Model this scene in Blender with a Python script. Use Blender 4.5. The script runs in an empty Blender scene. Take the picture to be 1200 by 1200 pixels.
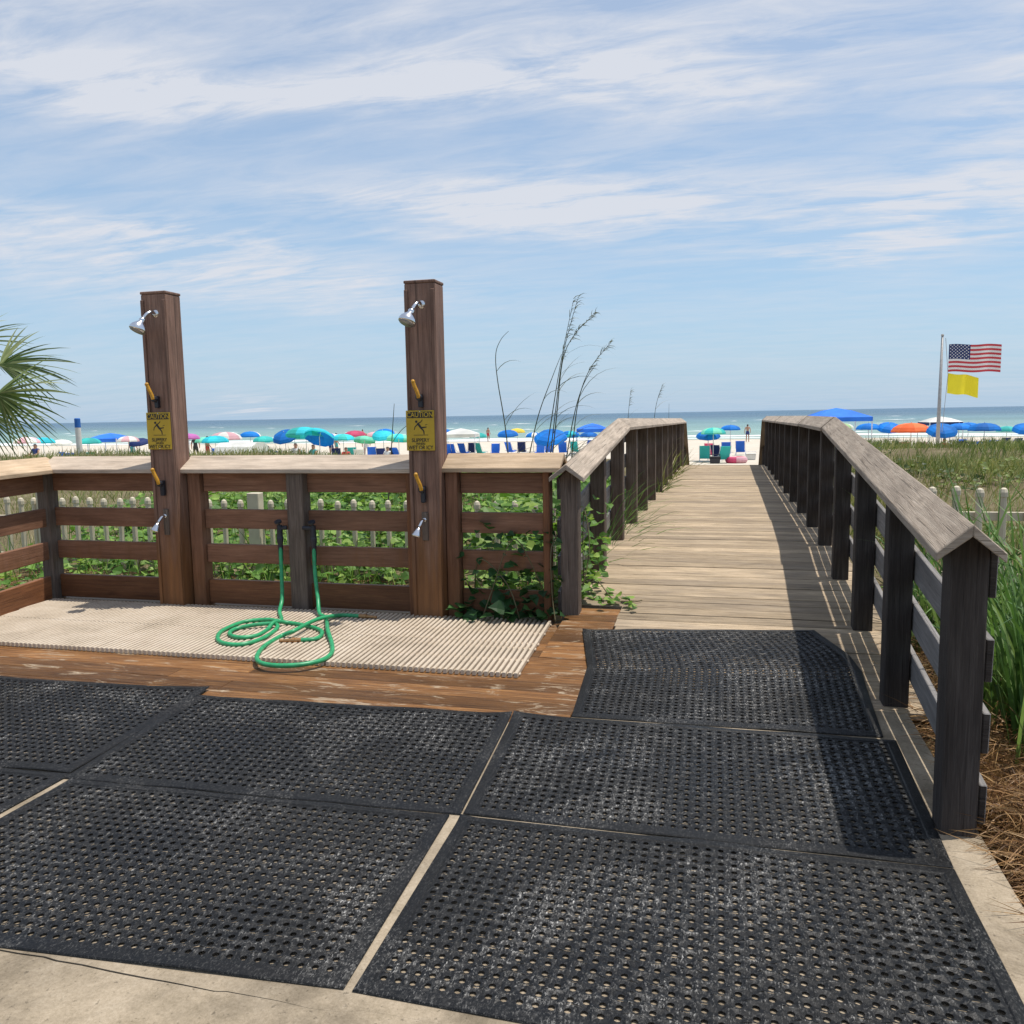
import bpy, math, random
from mathutils import Vector, Matrix
random.seed(7)
R = math.radians
scene = bpy.context.scene
col = scene.collection

# ------------------------------------------------------------------ camera model (photo is 1200 px square)
F, EYE = 980.0, 1.36
ROLL, PITCH, YAW = R(1.0083), R(6.611), R(14.44)
CAM_M = Matrix.Rotation(YAW, 4, 'Z') @ Matrix.Rotation(R(90) - PITCH, 4, 'X') @ Matrix.Rotation(-ROLL, 4, 'Z')
cam_d = bpy.data.cameras.new('camera'); cam = bpy.data.objects.new('camera', cam_d); col.objects.link(cam)
cam.matrix_world = Matrix.Translation((0, 0, EYE)) @ CAM_M
cam_d.sensor_width = 36; cam_d.lens = 36 * F / 1200; cam_d.clip_end = 60000; cam_d.clip_start = 0.05
scene.camera = cam
def ray(u, v):
    return CAM_M.to_3x3() @ Vector(((u - 600) / F, -(v - 600) / F, -1))
def at(u, v, d):                        # point seen at pixel (u, v), d metres away over the ground
    r = ray(u, v); t = d / math.hypot(r.x, r.y)
    return Vector((0, 0, EYE)) + r * t
def on_ground(u, v, z=0.0):
    r = ray(u, v); t = (z - EYE) / r.z
    return Vector((0, 0, EYE)) + r * t
def on_y(u, v, Y):
    r = ray(u, v); return Vector((0, 0, EYE)) + r * (Y / r.y)

# ------------------------------------------------------------------ node helpers
def nmat(name):
    m = bpy.data.materials.new(name); m.use_nodes = True
    nt = m.node_tree; b = nt.nodes['Principled BSDF']
    return m, nt, b
def N(nt, t, **kw):
    n = nt.nodes.new(t)
    for k, v in kw.items():
        if k.startswith('i_'):
            key = k[2:]
            n.inputs[int(key) if key.isdigit() else key.replace('_', ' ')].default_value = v
        else: setattr(n, k, v)
    return n
def L(nt, a, b): nt.links.new(a, b)
def mth(nt, op, a, b=None, c=None, clamp=False):
    n = nt.nodes.new('ShaderNodeMath'); n.operation = op; n.use_clamp = clamp
    for i, x in enumerate((a, b, c)):
        if x is None: continue
        if isinstance(x, (int, float)): n.inputs[i].default_value = x
        else: nt.links.new(x, n.inputs[i])
    return n.outputs[0]
def ramp(nt, fac, stops):
    n = nt.nodes.new('ShaderNodeValToRGB'); e = n.color_ramp.elements
    while len(e) < len(stops): e.new(0.5)
    for x, (p, c) in zip(e, stops):
        x.position = p; x.color = (c, c, c, 1) if isinstance(c, (int, float)) else (*c, 1)
    if fac is not None: nt.links.new(fac, n.inputs[0])
    return n.outputs[0]
def mixc(nt, f, a, b, mode='MIX'):
    n = nt.nodes.new('ShaderNodeMix'); n.data_type = 'RGBA'; n.blend_type = mode
    for i, x in ((0, f), (6, a), (7, b)):
        if isinstance(x, (int, float)): n.inputs[i].default_value = x
        elif isinstance(x, (tuple, list)): n.inputs[i].default_value = (*x[:3], 1)
        else: nt.links.new(x, n.inputs[i])
    return n.outputs[2]
def noise(nt, vec, scale, detail=4, rough=0.55, dist=0.0):
    n = nt.nodes.new('ShaderNodeTexNoise'); n.inputs['Scale'].default_value = scale
    n.inputs['Detail'].default_value = detail; n.inputs['Roughness'].default_value = rough; n.inputs['Distortion'].default_value = dist
    if vec is not None: nt.links.new(vec, n.inputs['Vector'])
    return n.outputs['Fac']
def mapping(nt, vec, sc=(1, 1, 1), loc=(0, 0, 0), rot=(0, 0, 0)):
    n = nt.nodes.new('ShaderNodeMapping'); n.inputs['Scale'].default_value = sc; n.inputs['Location'].default_value = loc; n.inputs['Rotation'].default_value = rot
    nt.links.new(vec, n.inputs['Vector']); return n.outputs[0]
def bump(nt, b, h, strength=0.3, dist=0.01):
    n = nt.nodes.new('ShaderNodeBump'); n.inputs['Strength'].default_value = strength; n.inputs['Distance'].default_value = dist
    nt.links.new(h, n.inputs['Height']); nt.links.new(n.outputs[0], b.inputs['Normal'])
def objco(nt): return nt.nodes.new('ShaderNodeTexCoord').outputs['Object']
def geopos(nt): return nt.nodes.new('ShaderNodeNewGeometry').outputs['Position']

def wood(name, dark, mid, pale, patch=None, patch_amt=0.0, rough=0.75, grain=0.5, tintamt=0.35):
    """boards: UV runs along the board in metres, vertex colour carries a per-board tint"""
    m, nt, b = nmat(name)
    uv = nt.nodes.new('ShaderNodeTexCoord').outputs['UV']
    g1 = noise(nt, mapping(nt, uv, (1.6, 34, 1)), 2.0, 6, 0.62, 0.6)
    g2 = noise(nt, mapping(nt, uv, (5, 150, 1)), 2.0, 4, 0.7)
    blot = noise(nt, mapping(nt, uv, (1.2, 3.5, 1)), 2.0, 5, 0.6)
    base = ramp(nt, mth(nt, 'ADD', mth(nt, 'MULTIPLY', g1, 0.62), mth(nt, 'MULTIPLY', g2, 0.38)), [(0.30, dark), (0.52, mid), (0.72, pale)])
    att = N(nt, 'ShaderNodeVertexColor'); att.layer_name = 'tint'
    tv = mth(nt, 'MULTIPLY_ADD', att.outputs[0], tintamt, 1 - tintamt * 0.5)
    base = mixc(nt, 1.0, base, N_comb(nt, tv), 'MULTIPLY')
    bl = ramp(nt, blot, [(0.3, 0.72), (0.7, 1.18)])
    base = mixc(nt, 1.0, base, bl, 'MULTIPLY')
    # thin drying cracks
    cr = ramp(nt, noise(nt, mapping(nt, uv, (0.9, 55, 1), (3, 1, 0)), 2.0, 3, 0.5, 0.2), [(0.33, 1.0), (0.385, 0.0)])
    base = mixc(nt, mth(nt, 'MULTIPLY', cr, 0.6 * grain), base, [x * 0.35 for x in dark])
    kn = nt.nodes.new('ShaderNodeTexVoronoi'); kn.inputs['Scale'].default_value = 1.0
    L(nt, mapping(nt, uv, (1.7, 6.5, 1)), kn.inputs['Vector'])
    kk = ramp(nt, kn.outputs['Distance'], [(0.05, 1.0), (0.11, 0.0)])
    base = mixc(nt, mth(nt, 'MULTIPLY', kk, 0.45), base, [x * 0.6 for x in dark])
    if patch:
        pm = ramp(nt, noise(nt, mapping(nt, geopos(nt), (0.8, 4.5, 1.3)), 1.5, 8, 0.70, 0.6), [(0.45, 0.0), (0.64, 1.0)])
        base = mixc(nt, mth(nt, 'MULTIPLY', pm, patch_amt), base, patch)
    L(nt, base, b.inputs['Base Color']); b.inputs['Roughness'].default_value = rough
    b.inputs['Specular IOR Level'].default_value = 0.25
    bump(nt, b, mth(nt, 'SUBTRACT', mth(nt, 'ADD', g1, g2), mth(nt, 'MULTIPLY', cr, 0.8)), grain, 0.004)
    return m
def N_comb(nt, v):
    n = nt.nodes.new('ShaderNodeCombineColor')
    for i in range(3): L(nt, v, n.inputs[i])
    return n.outputs[0]
def plain(name, c, rough=0.5, metal=0.0, var=0.15, scale=8.0, bumpy=0.0, spec=0.5, two=False):
    m, nt, b = nmat(name)
    n = noise(nt, objco(nt), scale, 4)
    cc = ramp(nt, n, [(0.3, [x * (1 - var) for x in c]), (0.7, [min(1, x * (1 + var)) for x in c])])
    L(nt, cc, b.inputs['Base Color']); b.inputs['Roughness'].default_value = rough; b.inputs['Metallic'].default_value = metal
    b.inputs['Specular IOR Level'].default_value = spec
    if bumpy: bump(nt, b, n, bumpy, 0.01)
    return m
def leafmat(name, c0, c1, c2, transl=0.35, rough=0.5, scale=3.0):
    m, nt, b = nmat(name)
    att = N(nt, 'ShaderNodeVertexColor'); att.layer_name = 'tint'
    cc = ramp(nt, att.outputs[0], [(0.0, c0), (0.5, c1), (1.0, c2)])
    big = ramp(nt, noise(nt, geopos(nt), scale, 3), [(0.35, 0.75), (0.65, 1.2)])
    cc = mixc(nt, 1.0, cc, big, 'MULTIPLY')
    L(nt, cc, b.inputs['Base Color']); b.inputs['Roughness'].default_value = rough; b.inputs['Specular IOR Level'].default_value = 0.35
    tr = nt.nodes.new('ShaderNodeBsdfTranslucent'); L(nt, mixc(nt, 1.0, cc, (1.0, 1.05, 0.6), 'MULTIPLY'), tr.inputs[0])
    mx = nt.nodes.new('ShaderNodeMixShader'); mx.inputs[0].default_value = transl
    out = nt.nodes['Material Output']
    L(nt, b.outputs[0], mx.inputs[1]); L(nt, tr.outputs[0], mx.inputs[2]); L(nt, mx.outputs[0], out.inputs[0])
    return m

# ------------------------------------------------------------------ mesh builder
class MB:
    def __init__(s): s.v = []; s.f = []; s.uv = []; s.t = []; s.m = []
    def face(s, pts, uv=None, tint=0.5, mi=0):
        b = len(s.v); s.v += [tuple(p) for p in pts]; s.f.append(tuple(range(b, b + len(pts))))
        s.uv += uv if uv else [(p[0], p[1]) for p in pts]; s.t += [tint] * len(pts); s.m.append(mi)
    def faces(s, verts, faces, uvf=None, tint=0.5, mi=0):
        b = len(s.v); s.v += [tuple(p) for p in verts]
        for f in faces:
            s.f.append(tuple(b + i for i in f))
            s.uv += [uvf(verts[i]) if uvf else (verts[i][0], verts[i][1]) for i in f]
            s.t += [tint] * len(f); s.m.append(mi)
    def beam(s, p0, p1, w, h, up=(0, 0, 1), tint=None, mi=0, taper=1.0, end_mi=None):
        """box of length p0-p1, w across, h along up (centred)"""
        p0 = Vector(p0); p1 = Vector(p1); a = (p1 - p0); ln = a.length; a.normalize()
        u = Vector(up); u = (u - a * u.dot(a)).normalized(); c = a.cross(u)
        t = random.random() if tint is None else tint
        ou, ov = random.uniform(0, 40), random.uniform(0, 40)
        V = []
        for q, k in ((p0, 1.0), (p1, taper)):
            for sx, sz in ((-1, -1), (1, -1), (1, 1), (-1, 1)):
                V.append(q + c * (sx * w * k / 2) + u * (sz * h * k / 2))
        Fs = [(0, 1, 2, 3), (7, 6, 5, 4), (0, 4, 5, 1), (1, 5, 6, 2), (2, 6, 7, 3), (3, 7, 4, 0)]
        Fs = [tuple(reversed(f)) for f in Fs]
        b = len(s.v); s.v += [tuple(q) for q in V]
        for k, f in enumerate(Fs):
            s.f.append(tuple(b + i for i in f))
            for i in f:
                d = V[i] - p0
                if k < 2: s.uv.append((ou + d.dot(c) * 0.3, ov + d.dot(u)))
                else: s.uv.append((ou + d.dot(a), ov + d.dot(c) + d.dot(u) * 1.0 + (0.37 * k)))
            s.t += [t] * len(f); s.m.append(end_mi if (end_mi is not None and k < 2) else mi)
    def prism(s, poly, axis_p0, axis_p1, ex, ez, tint=None, mi=0, gz=False):
        """extrude a 2-D outline (list of (a, b)) from p0 to p1; a along ex, b along ez"""
        p0 = Vector(axis_p0); p1 = Vector(axis_p1); ex = Vector(ex); ez = Vector(ez); n = len(poly)
        t = random.random() if tint is None else tint
        ou, ov = random.uniform(0, 40), random.uniform(0, 40); ln = (p1 - p0).length
        A = [p0 + ex * a + ez * b for a, b in poly]; B = [p1 + ex * a + ez * b for a, b in poly]
        b0 = len(s.v); s.v += [tuple(q) for q in A + B]
        acc = 0
        for i in range(n):
            j = (i + 1) % n; e = (A[j] - A[i]).length
            s.f.append((b0 + i, b0 + j, b0 + n + j, b0 + n + i))
            if gz: s.uv += [(ou + poly[i][1], ov + poly[i][0] + .3 * i), (ou + poly[j][1], ov + poly[j][0] + .3 * i), (ou + poly[j][1], ov + poly[j][0] + ln + .3 * i), (ou + poly[i][1], ov + poly[i][0] + ln + .3 * i)]
            else: s.uv += [(ou, ov + acc), (ou, ov + acc + e), (ou + ln, ov + acc + e), (ou + ln, ov + acc)]
            acc += e
            s.t += [t] * 4; s.m.append(mi)
        s.f.append(tuple(b0 + i for i in reversed(range(n)))); s.uv += [((ou + poly[i][1], ov + poly[i][0]) if gz else (ou + poly[i][0], ov + poly[i][1])) for i in reversed(range(n))]
        s.f.append(tuple(b0 + n + i for i in range(n))); s.uv += [((ou + poly[i][1], ov + poly[i][0]) if gz else (ou + poly[i][0], ov + poly[i][1])) for i in range(n)]
        s.t += [t] * (2 * n); s.m += [mi, mi]
    def tube(s, pts, r, n=8, tint=0.5, mi=0, caps=True, radii=None):
        pts = [Vector(p) for p in pts]; rings = []
        ref = None
        for i, p in enumerate(pts):
            d = (pts[min(i + 1, len(pts) - 1)] - pts[max(i - 1, 0)]).normalized()
            if ref is None: ref = Vector((0, 0, 1)) if abs(d.z) < 0.9 else Vector((1, 0, 0))
            a = (ref - d * ref.dot(d)).normalized(); ref = a; c = d.cross(a)
            rr = radii[i] if radii else r
            rings.append([p + (a * math.cos(2 * math.pi * k / n) + c * math.sin(2 * math.pi * k / n)) * rr for k in range(n)])
        b = len(s.v)
        for rg in rings: s.v += [tuple(q) for q in rg]
        for i in range(len(rings) - 1):
            for k in range(n):
                k2 = (k + 1) % n
                s.f.append((b + i * n + k, b + i * n + k2, b + (i + 1) * n + k2, b + (i + 1) * n + k))
                s.uv += [(i, k), (i, k + 1), (i + 1, k + 1), (i + 1, k)]; s.t += [tint] * 4; s.m.append(mi)
        if caps:
            s.f.append(tuple(b + k for k in reversed(range(n)))); s.uv += [(0, 0)] * n; s.t += [tint] * n; s.m.append(mi)
            e = b + (len(rings) - 1) * n
            s.f.append(tuple(e + k for k in range(n))); s.uv += [(0, 0)] * n; s.t += [tint] * n; s.m.append(mi)
    def lathe(s, prof, origin, axis, n=16, tint=0.5, mi=0):
        """prof: (distance along the axis, radius)"""
        o = Vector(origin); a = Vector(axis).normalized()
        s.tube([o + a * z for z, r in prof], 0, n, tint, mi, True, [max(r, 1e-4) for z, r in prof])
    def ball(s, c, r, n=8, m=5, tint=0.5, mi=0, sc=(1, 1, 1)):
        c = Vector(c)
        pr = [(-math.cos(math.pi * i / m), math.sin(math.pi * i / m)) for i in range(m + 1)]
        b = len(s.v)
        for z, rr in pr:
            for k in range(n):
                s.v.append((c.x + r * sc[0] * rr * math.cos(2 * math.pi * k / n), c.y + r * sc[1] * rr * math.sin(2 * math.pi * k / n), c.z + r * sc[2] * z))
        for i in range(m):
            for k in range(n):
                k2 = (k + 1) % n
                s.f.append((b + i * n + k, b + i * n + k2, b + (i + 1) * n + k2, b + (i + 1) * n + k))
                s.uv += [(0, 0)] * 4; s.t += [tint] * 4; s.m.append(mi)
    def blade(s, base, d, ln, w, droop, seg=3, tint=0.5, mi=0, side=None, fold=0.0):
        """grass blade / leaflet: starts along d, bends down"""
        p = Vector(base); d = Vector(d).normalized()
        sd = Vector(side) if side is not None else d.cross(Vector((random.uniform(-1, 1), random.uniform(-1, 1), 0.4)))
        if sd.length < 1e-4: sd = Vector((1, 0, 0))
        sd.normalize(); b = len(s.v); st = ln / seg
        for i in range(seg + 1):
            k = i / seg; ww = w * (1 - k) ** 0.6 * (0.55 + 0.9 * min(k * 3, 0.5)) if i < seg else 0
            if i < seg: s.v += [tuple(p - sd * ww / 2), tuple(p + sd * ww / 2)]
            else: s.v.append(tuple(p))
            p = p + d * st; d = (d + Vector((0, 0, -droop / seg))).normalized()
        for i in range(seg):
            a = b + 2 * i
            f = (a, a + 1, a + 3, a + 2) if i < seg - 1 else (a, a + 1, a + 2)
            s.f.append(f); s.uv += [(0, 0)] * len(f); s.t += [tint] * len(f); s.m.append(mi)
    def leaf(s, c, d, nrm, ln, w, tint, mi=0):
        """broad pointed leaf, folded a little along its midrib"""
        c = Vector(c); d = Vector(d).normalized(); nrm = Vector(nrm); nrm = (nrm - d * nrm.dot(d))
        if nrm.length < 1e-4: nrm = Vector((0, 0, 1))
        nrm.normalize(); sd = d.cross(nrm); up = nrm * (w * 0.16)
        P = [c, c + d * ln * 0.1 + sd * w * 0.42 + up, c + d * ln * 0.45 + sd * w * 0.5 + up, c + d * ln - nrm * ln * 0.12,
             c + d * ln * 0.45 - sd * w * 0.5 + up, c + d * ln * 0.1 - sd * w * 0.42 + up, c + d * ln * 0.5]
        b = len(s.v); s.v += [tuple(q) for q in P]
        for f in ((0, 1, 2, 6), (6, 2, 3), (0, 6, 4, 5), (6, 3, 4)):
            s.f.append(tuple(b + i for i in f)); s.uv += [(0, 0)] * len(f); s.t += [tint] * len(f); s.m.append(mi)
    def build(s, name, mats, parent=None, bevel=0.0, smooth=False, seg=1, loc=None):
        me = bpy.data.meshes.new(name); me.from_pydata(s.v, [], s.f)
        uvl = me.uv_layers.new(name='UVMap'); uvl.data.foreach_set('uv', [c for q in s.uv for c in q])
        ca = me.color_attributes.new('tint', 'FLOAT_COLOR', 'CORNER'); ca.data.foreach_set('color', [c for t in s.t for c in (t, t, t, 1)])
        for m in (mats if isinstance(mats, (list, tuple)) else [mats]): me.materials.append(m)
        me.polygons.foreach_set('material_index', s.m)
        if smooth: me.polygons.foreach_set('use_smooth', [True] * len(s.f))
        me.update()
        o = bpy.data.objects.new(name, me); col.objects.link(o)
        if parent: o.parent = parent; o.matrix_parent_inverse = parent_inv(parent)
        if loc is not None: o.location = loc
        if bevel:
            bv = o.modifiers.new('bevel', 'BEVEL'); bv.width = bevel; bv.segments = seg; bv.limit_method = 'ANGLE'; bv.angle_limit = R(40)
        return o
def parent_inv(p):
    m = Matrix.Translation(p.location) @ p.rotation_euler.to_matrix().to_4x4()
    if p.parent: m = Matrix.Translation(p.parent.location) @ p.parent.rotation_euler.to_matrix().to_4x4() @ p.matrix_parent_inverse @ m if False else m
    return m.inverted()
def thing(name, label, cat, loc=(0, 0, 0), group=None, rz=0.0):
    o = bpy.data.objects.new(name, None); col.objects.link(o); o.location = loc; o.rotation_euler = (0, 0, rz)
    o.empty_display_size = 0.2
    return tag(o, label, cat, group)
def tag(o, label, cat, group=None):
    o['label'] = label; o['category'] = cat
    if group: o['group'] = group
    return o
def struct(o): o['kind'] = 'structure'; return o
def stuff(o, label, cat): o['kind'] = 'stuff'; o['label'] = label; o['category'] = cat; return o
def dup(root, loc, rz, label, group=None, scale=None):
    r = root.copy(); col.objects.link(r); r.location = loc; r.rotation_euler = (0, 0, rz); r['label'] = label
    if group: r['group'] = group
    if scale: r.scale = scale
    for ch in list(root.children):
        c = ch.copy(); col.objects.link(c); c.parent = r
        for g in ch.children:
            d = g.copy(); col.objects.link(d); d.parent = c
    return r
def spline(pts, n=8, closed=False):
    P = [Vector(p) for p in pts]; out = []
    for i in range(len(P) - 1):
        p0 = P[max(i - 1, 0)]; p1 = P[i]; p2 = P[i + 1]; p3 = P[min(i + 2, len(P) - 1)]
        for k in range(n):
            t = k / n
            out.append(0.5 * ((2 * p1) + (p2 - p0) * t + (2 * p0 - 5 * p1 + 4 * p2 - p3) * t * t + (3 * p1 - p0 - 3 * p2 + p3) * t ** 3))
    out.append(P[-1]); return out
def lerp(a, b, t): return a + (b - a) * t
def interp(x, pts):
    if x <= pts[0][0]: return pts[0][1]
    for (a, ya), (b, yb) in zip(pts, pts[1:]):
        if x <= b: return lerp(ya, yb, (x - a) / (b - a))
    return pts[-1][1]
def sstep(a, b, x):
    t = max(0.0, min(1.0, (x - a) / (b - a))); return t * t * (3 - 2 * t)

# ------------------------------------------------------------------ materials
M_WALL = wood('stained_rail_wood', (0.145, 0.066, 0.038), (0.25, 0.125, 0.074), (0.35, 0.195, 0.122), rough=0.7, grain=0.4)
M_WET = wood('damp_brown_wood', (0.10, 0.042, 0.022), (0.20, 0.085, 0.038), (0.30, 0.14, 0.06), rough=0.5, grain=0.4)
M_SHOWER = wood('shower_post_wood', (0.155, 0.085, 0.060), (0.265, 0.155, 0.112), (0.38, 0.25, 0.185), rough=0.65, grain=0.35)
M_CAP = wood('weathered_cap_wood', (0.33, 0.255, 0.19), (0.50, 0.405, 0.315), (0.64, 0.54, 0.43), rough=0.85, grain=0.6)
M_CAPR = wood('grey_railing_cap_wood', (0.26, 0.205, 0.155), (0.44, 0.36, 0.282), (0.57, 0.48, 0.385), rough=0.85, grain=0.8)
M_CAPT = wood('tan_cap_wood', (0.36, 0.25, 0.155), (0.52, 0.385, 0.255), (0.62, 0.48, 0.34), rough=0.85, grain=0.5)
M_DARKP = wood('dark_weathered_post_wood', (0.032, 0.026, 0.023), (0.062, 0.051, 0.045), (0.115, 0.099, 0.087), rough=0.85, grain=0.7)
M_FPOST = wood('brown_grey_post_wood', (0.08, 0.06, 0.048), (0.15, 0.115, 0.092), (0.24, 0.195, 0.16), rough=0.85, grain=0.7)
M_GREYR = wood('grey_rail_wood', (0.14, 0.13, 0.125), (0.24, 0.225, 0.215), (0.34, 0.32, 0.30), rough=0.85, grain=0.6)
M_DECK = wood('weathered_deck_boards', (0.20, 0.145, 0.09), (0.455, 0.35, 0.235), (0.59, 0.475, 0.335), patch=(0.255, 0.21, 0.165), patch_amt=0.5, rough=0.9, grain=1.0, tintamt=0.5)
M_PLAT = wood('wet_platform_planks', (0.045, 0.02, 0.010), (0.205, 0.095, 0.034), (0.42, 0.225, 0.085), patch=(0.47, 0.40, 0.28), patch_amt=0.0, rough=0.4, grain=0.6, tintamt=0.9)
M_CHROME = plain('brushed_chrome', (0.75, 0.75, 0.76), 0.18, 1.0, 0.05)
M_BLACK = plain('black_plastic', (0.018, 0.02, 0.028), 0.4)
M_YEL = plain('amber_lever_grip', (0.55, 0.27, 0.02), 0.35, var=0.25, scale=40)
M_BRASS = plain('tarnished_brass', (0.36, 0.20, 0.09), 0.4, 0.7)
M_HOSE = plain('green_hose_vinyl', (0.03, 0.31, 0.125), 0.38, var=0.2, scale=25)
M_SIGN = plain('sign_yellow_enamel', (0.55, 0.36, 0.02), 0.45, var=0.12)
M_INK = plain('sign_black_ink', (0.02, 0.018, 0.015), 0.5)
M_WHITE = plain('white_vinyl', (0.68, 0.66, 0.60), 0.45, var=0.08)
M_PICK = plain('off_white_picket_paint', (0.58, 0.51, 0.38), 0.6, var=0.15, scale=5)
M_STEEL = plain('grey_pole_metal', (0.34, 0.33, 0.32), 0.5, 0.3)
M_LEG = plain('white_frame_metal', (0.7, 0.7, 0.7), 0.4)

def patch_plank(mat):
    """pale mineral scuffs on the wet platform"""
    nt = mat.node_tree; b = nt.nodes['Principled BSDF']; src = b.inputs['Base Color'].links[0].from_socket
    p = geopos(nt)
    sc = ramp(nt, noise(nt, mapping(nt, p, (1.2, 5, 1)), 2.6, 9, 0.74, 1.4), [(0.56, 0.0), (0.66, 0.9)])
    L(nt, mixc(nt, sc, src, (0.46, 0.37, 0.26)), b.inputs['Base Color'])
patch_plank(M_PLAT)
def splash_stain(mat, top, amt):
    """orange-brown water stain creeping up from the foot of wood by the showers, with a ragged edge"""
    nt = mat.node_tree; b = nt.nodes['Principled BSDF']; src = b.inputs['Base Color'].links[0].from_socket
    p = geopos(nt); sep = nt.nodes.new('ShaderNodeSeparateXYZ'); L(nt, p, sep.inputs[0])
    e = mth(nt, 'MULTIPLY_ADD', noise(nt, mapping(nt, p, (16, 16, 1.2)), 1.0, 5, 0.6), 1.1, -0.55)
    k = ramp(nt, mth(nt, 'DIVIDE', mth(nt, 'ADD', sep.outputs[2], e), top), [(0.35, amt), (0.95, 0.0)])
    L(nt, mixc(nt, k, src, mixc(nt, noise(nt, mapping(nt, p, (20, 20, 2)), 1.0, 4), (0.05, 0.022, 0.012), (0.34, 0.15, 0.05))), b.inputs['Base Color'])
def streaks(mat, amt):
    nt = mat.node_tree; b = nt.nodes['Principled BSDF']; src = b.inputs['Base Color'].links[0].from_socket
    k = ramp(nt, noise(nt, mapping(nt, geopos(nt), (38, 38, 0.9)), 1.0, 5, 0.65, 0.3), [(0.50, 0.0), (0.68, amt)])
    L(nt, mixc(nt, k, src, (0.055, 0.034, 0.026)), b.inputs['Base Color'])
streaks(M_SHOWER, 0.75); streaks(M_FPOST, 0.4)
splash_stain(M_SHOWER, 0.85, 0.9); splash_stain(M_WALL, 0.45, 0.5)

def mat_rubber():
    m, nt, b = nmat('black_rubber')
    p = geopos(nt)
    big = ramp(nt, noise(nt, mapping(nt, p, (1, 1, 0.01)), 1.9, 9, 0.74, 0.9), [(0.49, 0.0), (0.66, 1.0)])
    fine = ramp(nt, noise(nt, mapping(nt, p, (1, 1, 1)), 75, 4, 0.7), [(0.48, 0.0), (0.62, 1.0)])
    vf = ramp(nt, noise(nt, mapping(nt, p, (1, 0.45, 1)), 190, 3, 0.7), [(0.54, 0.0), (0.66, 1.0)])
    dust = mth(nt, 'MULTIPLY', mth(nt, 'MULTIPLY_ADD', big, 0.85, 0.12), fine)
    att = N(nt, 'ShaderNodeVertexColor'); att.layer_name = 'tint'
    top = ramp(nt, att.outputs[0], [(0.35, 0.25), (0.9, 1.0)])
    dust = mth(nt, 'MULTIPLY', dust, top)
    vf = mth(nt, 'MULTIPLY', vf, top)
    c = mixc(nt, dust, (0.0065, 0.0068, 0.0074), (0.21, 0.20, 0.185))
    c = mixc(nt, mth(nt, 'MULTIPLY', vf, mth(nt, 'MULTIPLY_ADD', big, 1.0, 0.25)), c, (0.62, 0.60, 0.56))
    L(nt, c, b.inputs['Base Color'])
    L(nt, ramp(nt, noise(nt, mapping(nt, p, (1, 1, 0.01), (5, 3, 0)), 1.4, 6, 0.65), [(0.38, 0.34), (0.6, 0.6)]), b.inputs['Roughness']); b.inputs['Specular IOR Level'].default_value = 0.24
    bump(nt, b, noise(nt, p, 220, 3), 0.35, 0.003)
    return m
M_RUB = mat_rubber()
def mat_concrete():
    m, nt, b = nmat('beige_concrete'); p = geopos(nt)
    n1 = noise(nt, p, 3.0, 8, 0.6); n2 = noise(nt, p, 120, 4, 0.7); n3 = noise(nt, p, 26, 5, 0.7)
    c = ramp(nt, mth(nt, 'ADD', mth(nt, 'MULTIPLY', n1, 0.5), mth(nt, 'ADD', mth(nt, 'MULTIPLY', n2, 0.3), mth(nt, 'MULTIPLY', n3, 0.2))), [(0.36, (0.20, 0.16, 0.105)), (0.52, (0.345, 0.28, 0.20)), (0.66, (0.47, 0.395, 0.295))])
    st = ramp(nt, noise(nt, p, 1.3, 9, 0.72, 0.8), [(0.40, 0.66), (0.55, 1.08)])
    c = mixc(nt, 1.0, c, st, 'MULTIPLY')
    pit = ramp(nt, noise(nt, p, 55, 3, 0.6), [(0.30, 0.55), (0.38, 1.0)])
    c = mixc(nt, 1.0, c, pit, 'MULTIPLY')
    L(nt, c, b.inputs['Base Color']); b.inputs['Roughness'].default_value = 0.9; b.inputs['Specular IOR Level'].default_value = 0.2
    bump(nt, b, mth(nt, 'ADD', n2, n3), 0.6, 0.004); return m
M_CONC = mat_concrete()
def mat_tile():
    m, nt, b = nmat('beige_plastic_ribs'); p = geopos(nt)
    n1 = noise(nt, p, 2.4, 6, 0.65); n2 = noise(nt, p, 60, 4, 0.7)
    c = ramp(nt, mth(nt, 'ADD', mth(nt, 'MULTIPLY', n1, 0.65), mth(nt, 'MULTIPLY', n2, 0.35)), [(0.34, (0.37, 0.30, 0.22)), (0.5, (0.53, 0.44, 0.335)), (0.66, (0.62, 0.53, 0.425))])
    L(nt, c, b.inputs['Base Color']); b.inputs['Roughness'].default_value = 0.6
    bump(nt, b, n2, 0.2, 0.002); return m
M_TILE = mat_tile()
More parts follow.
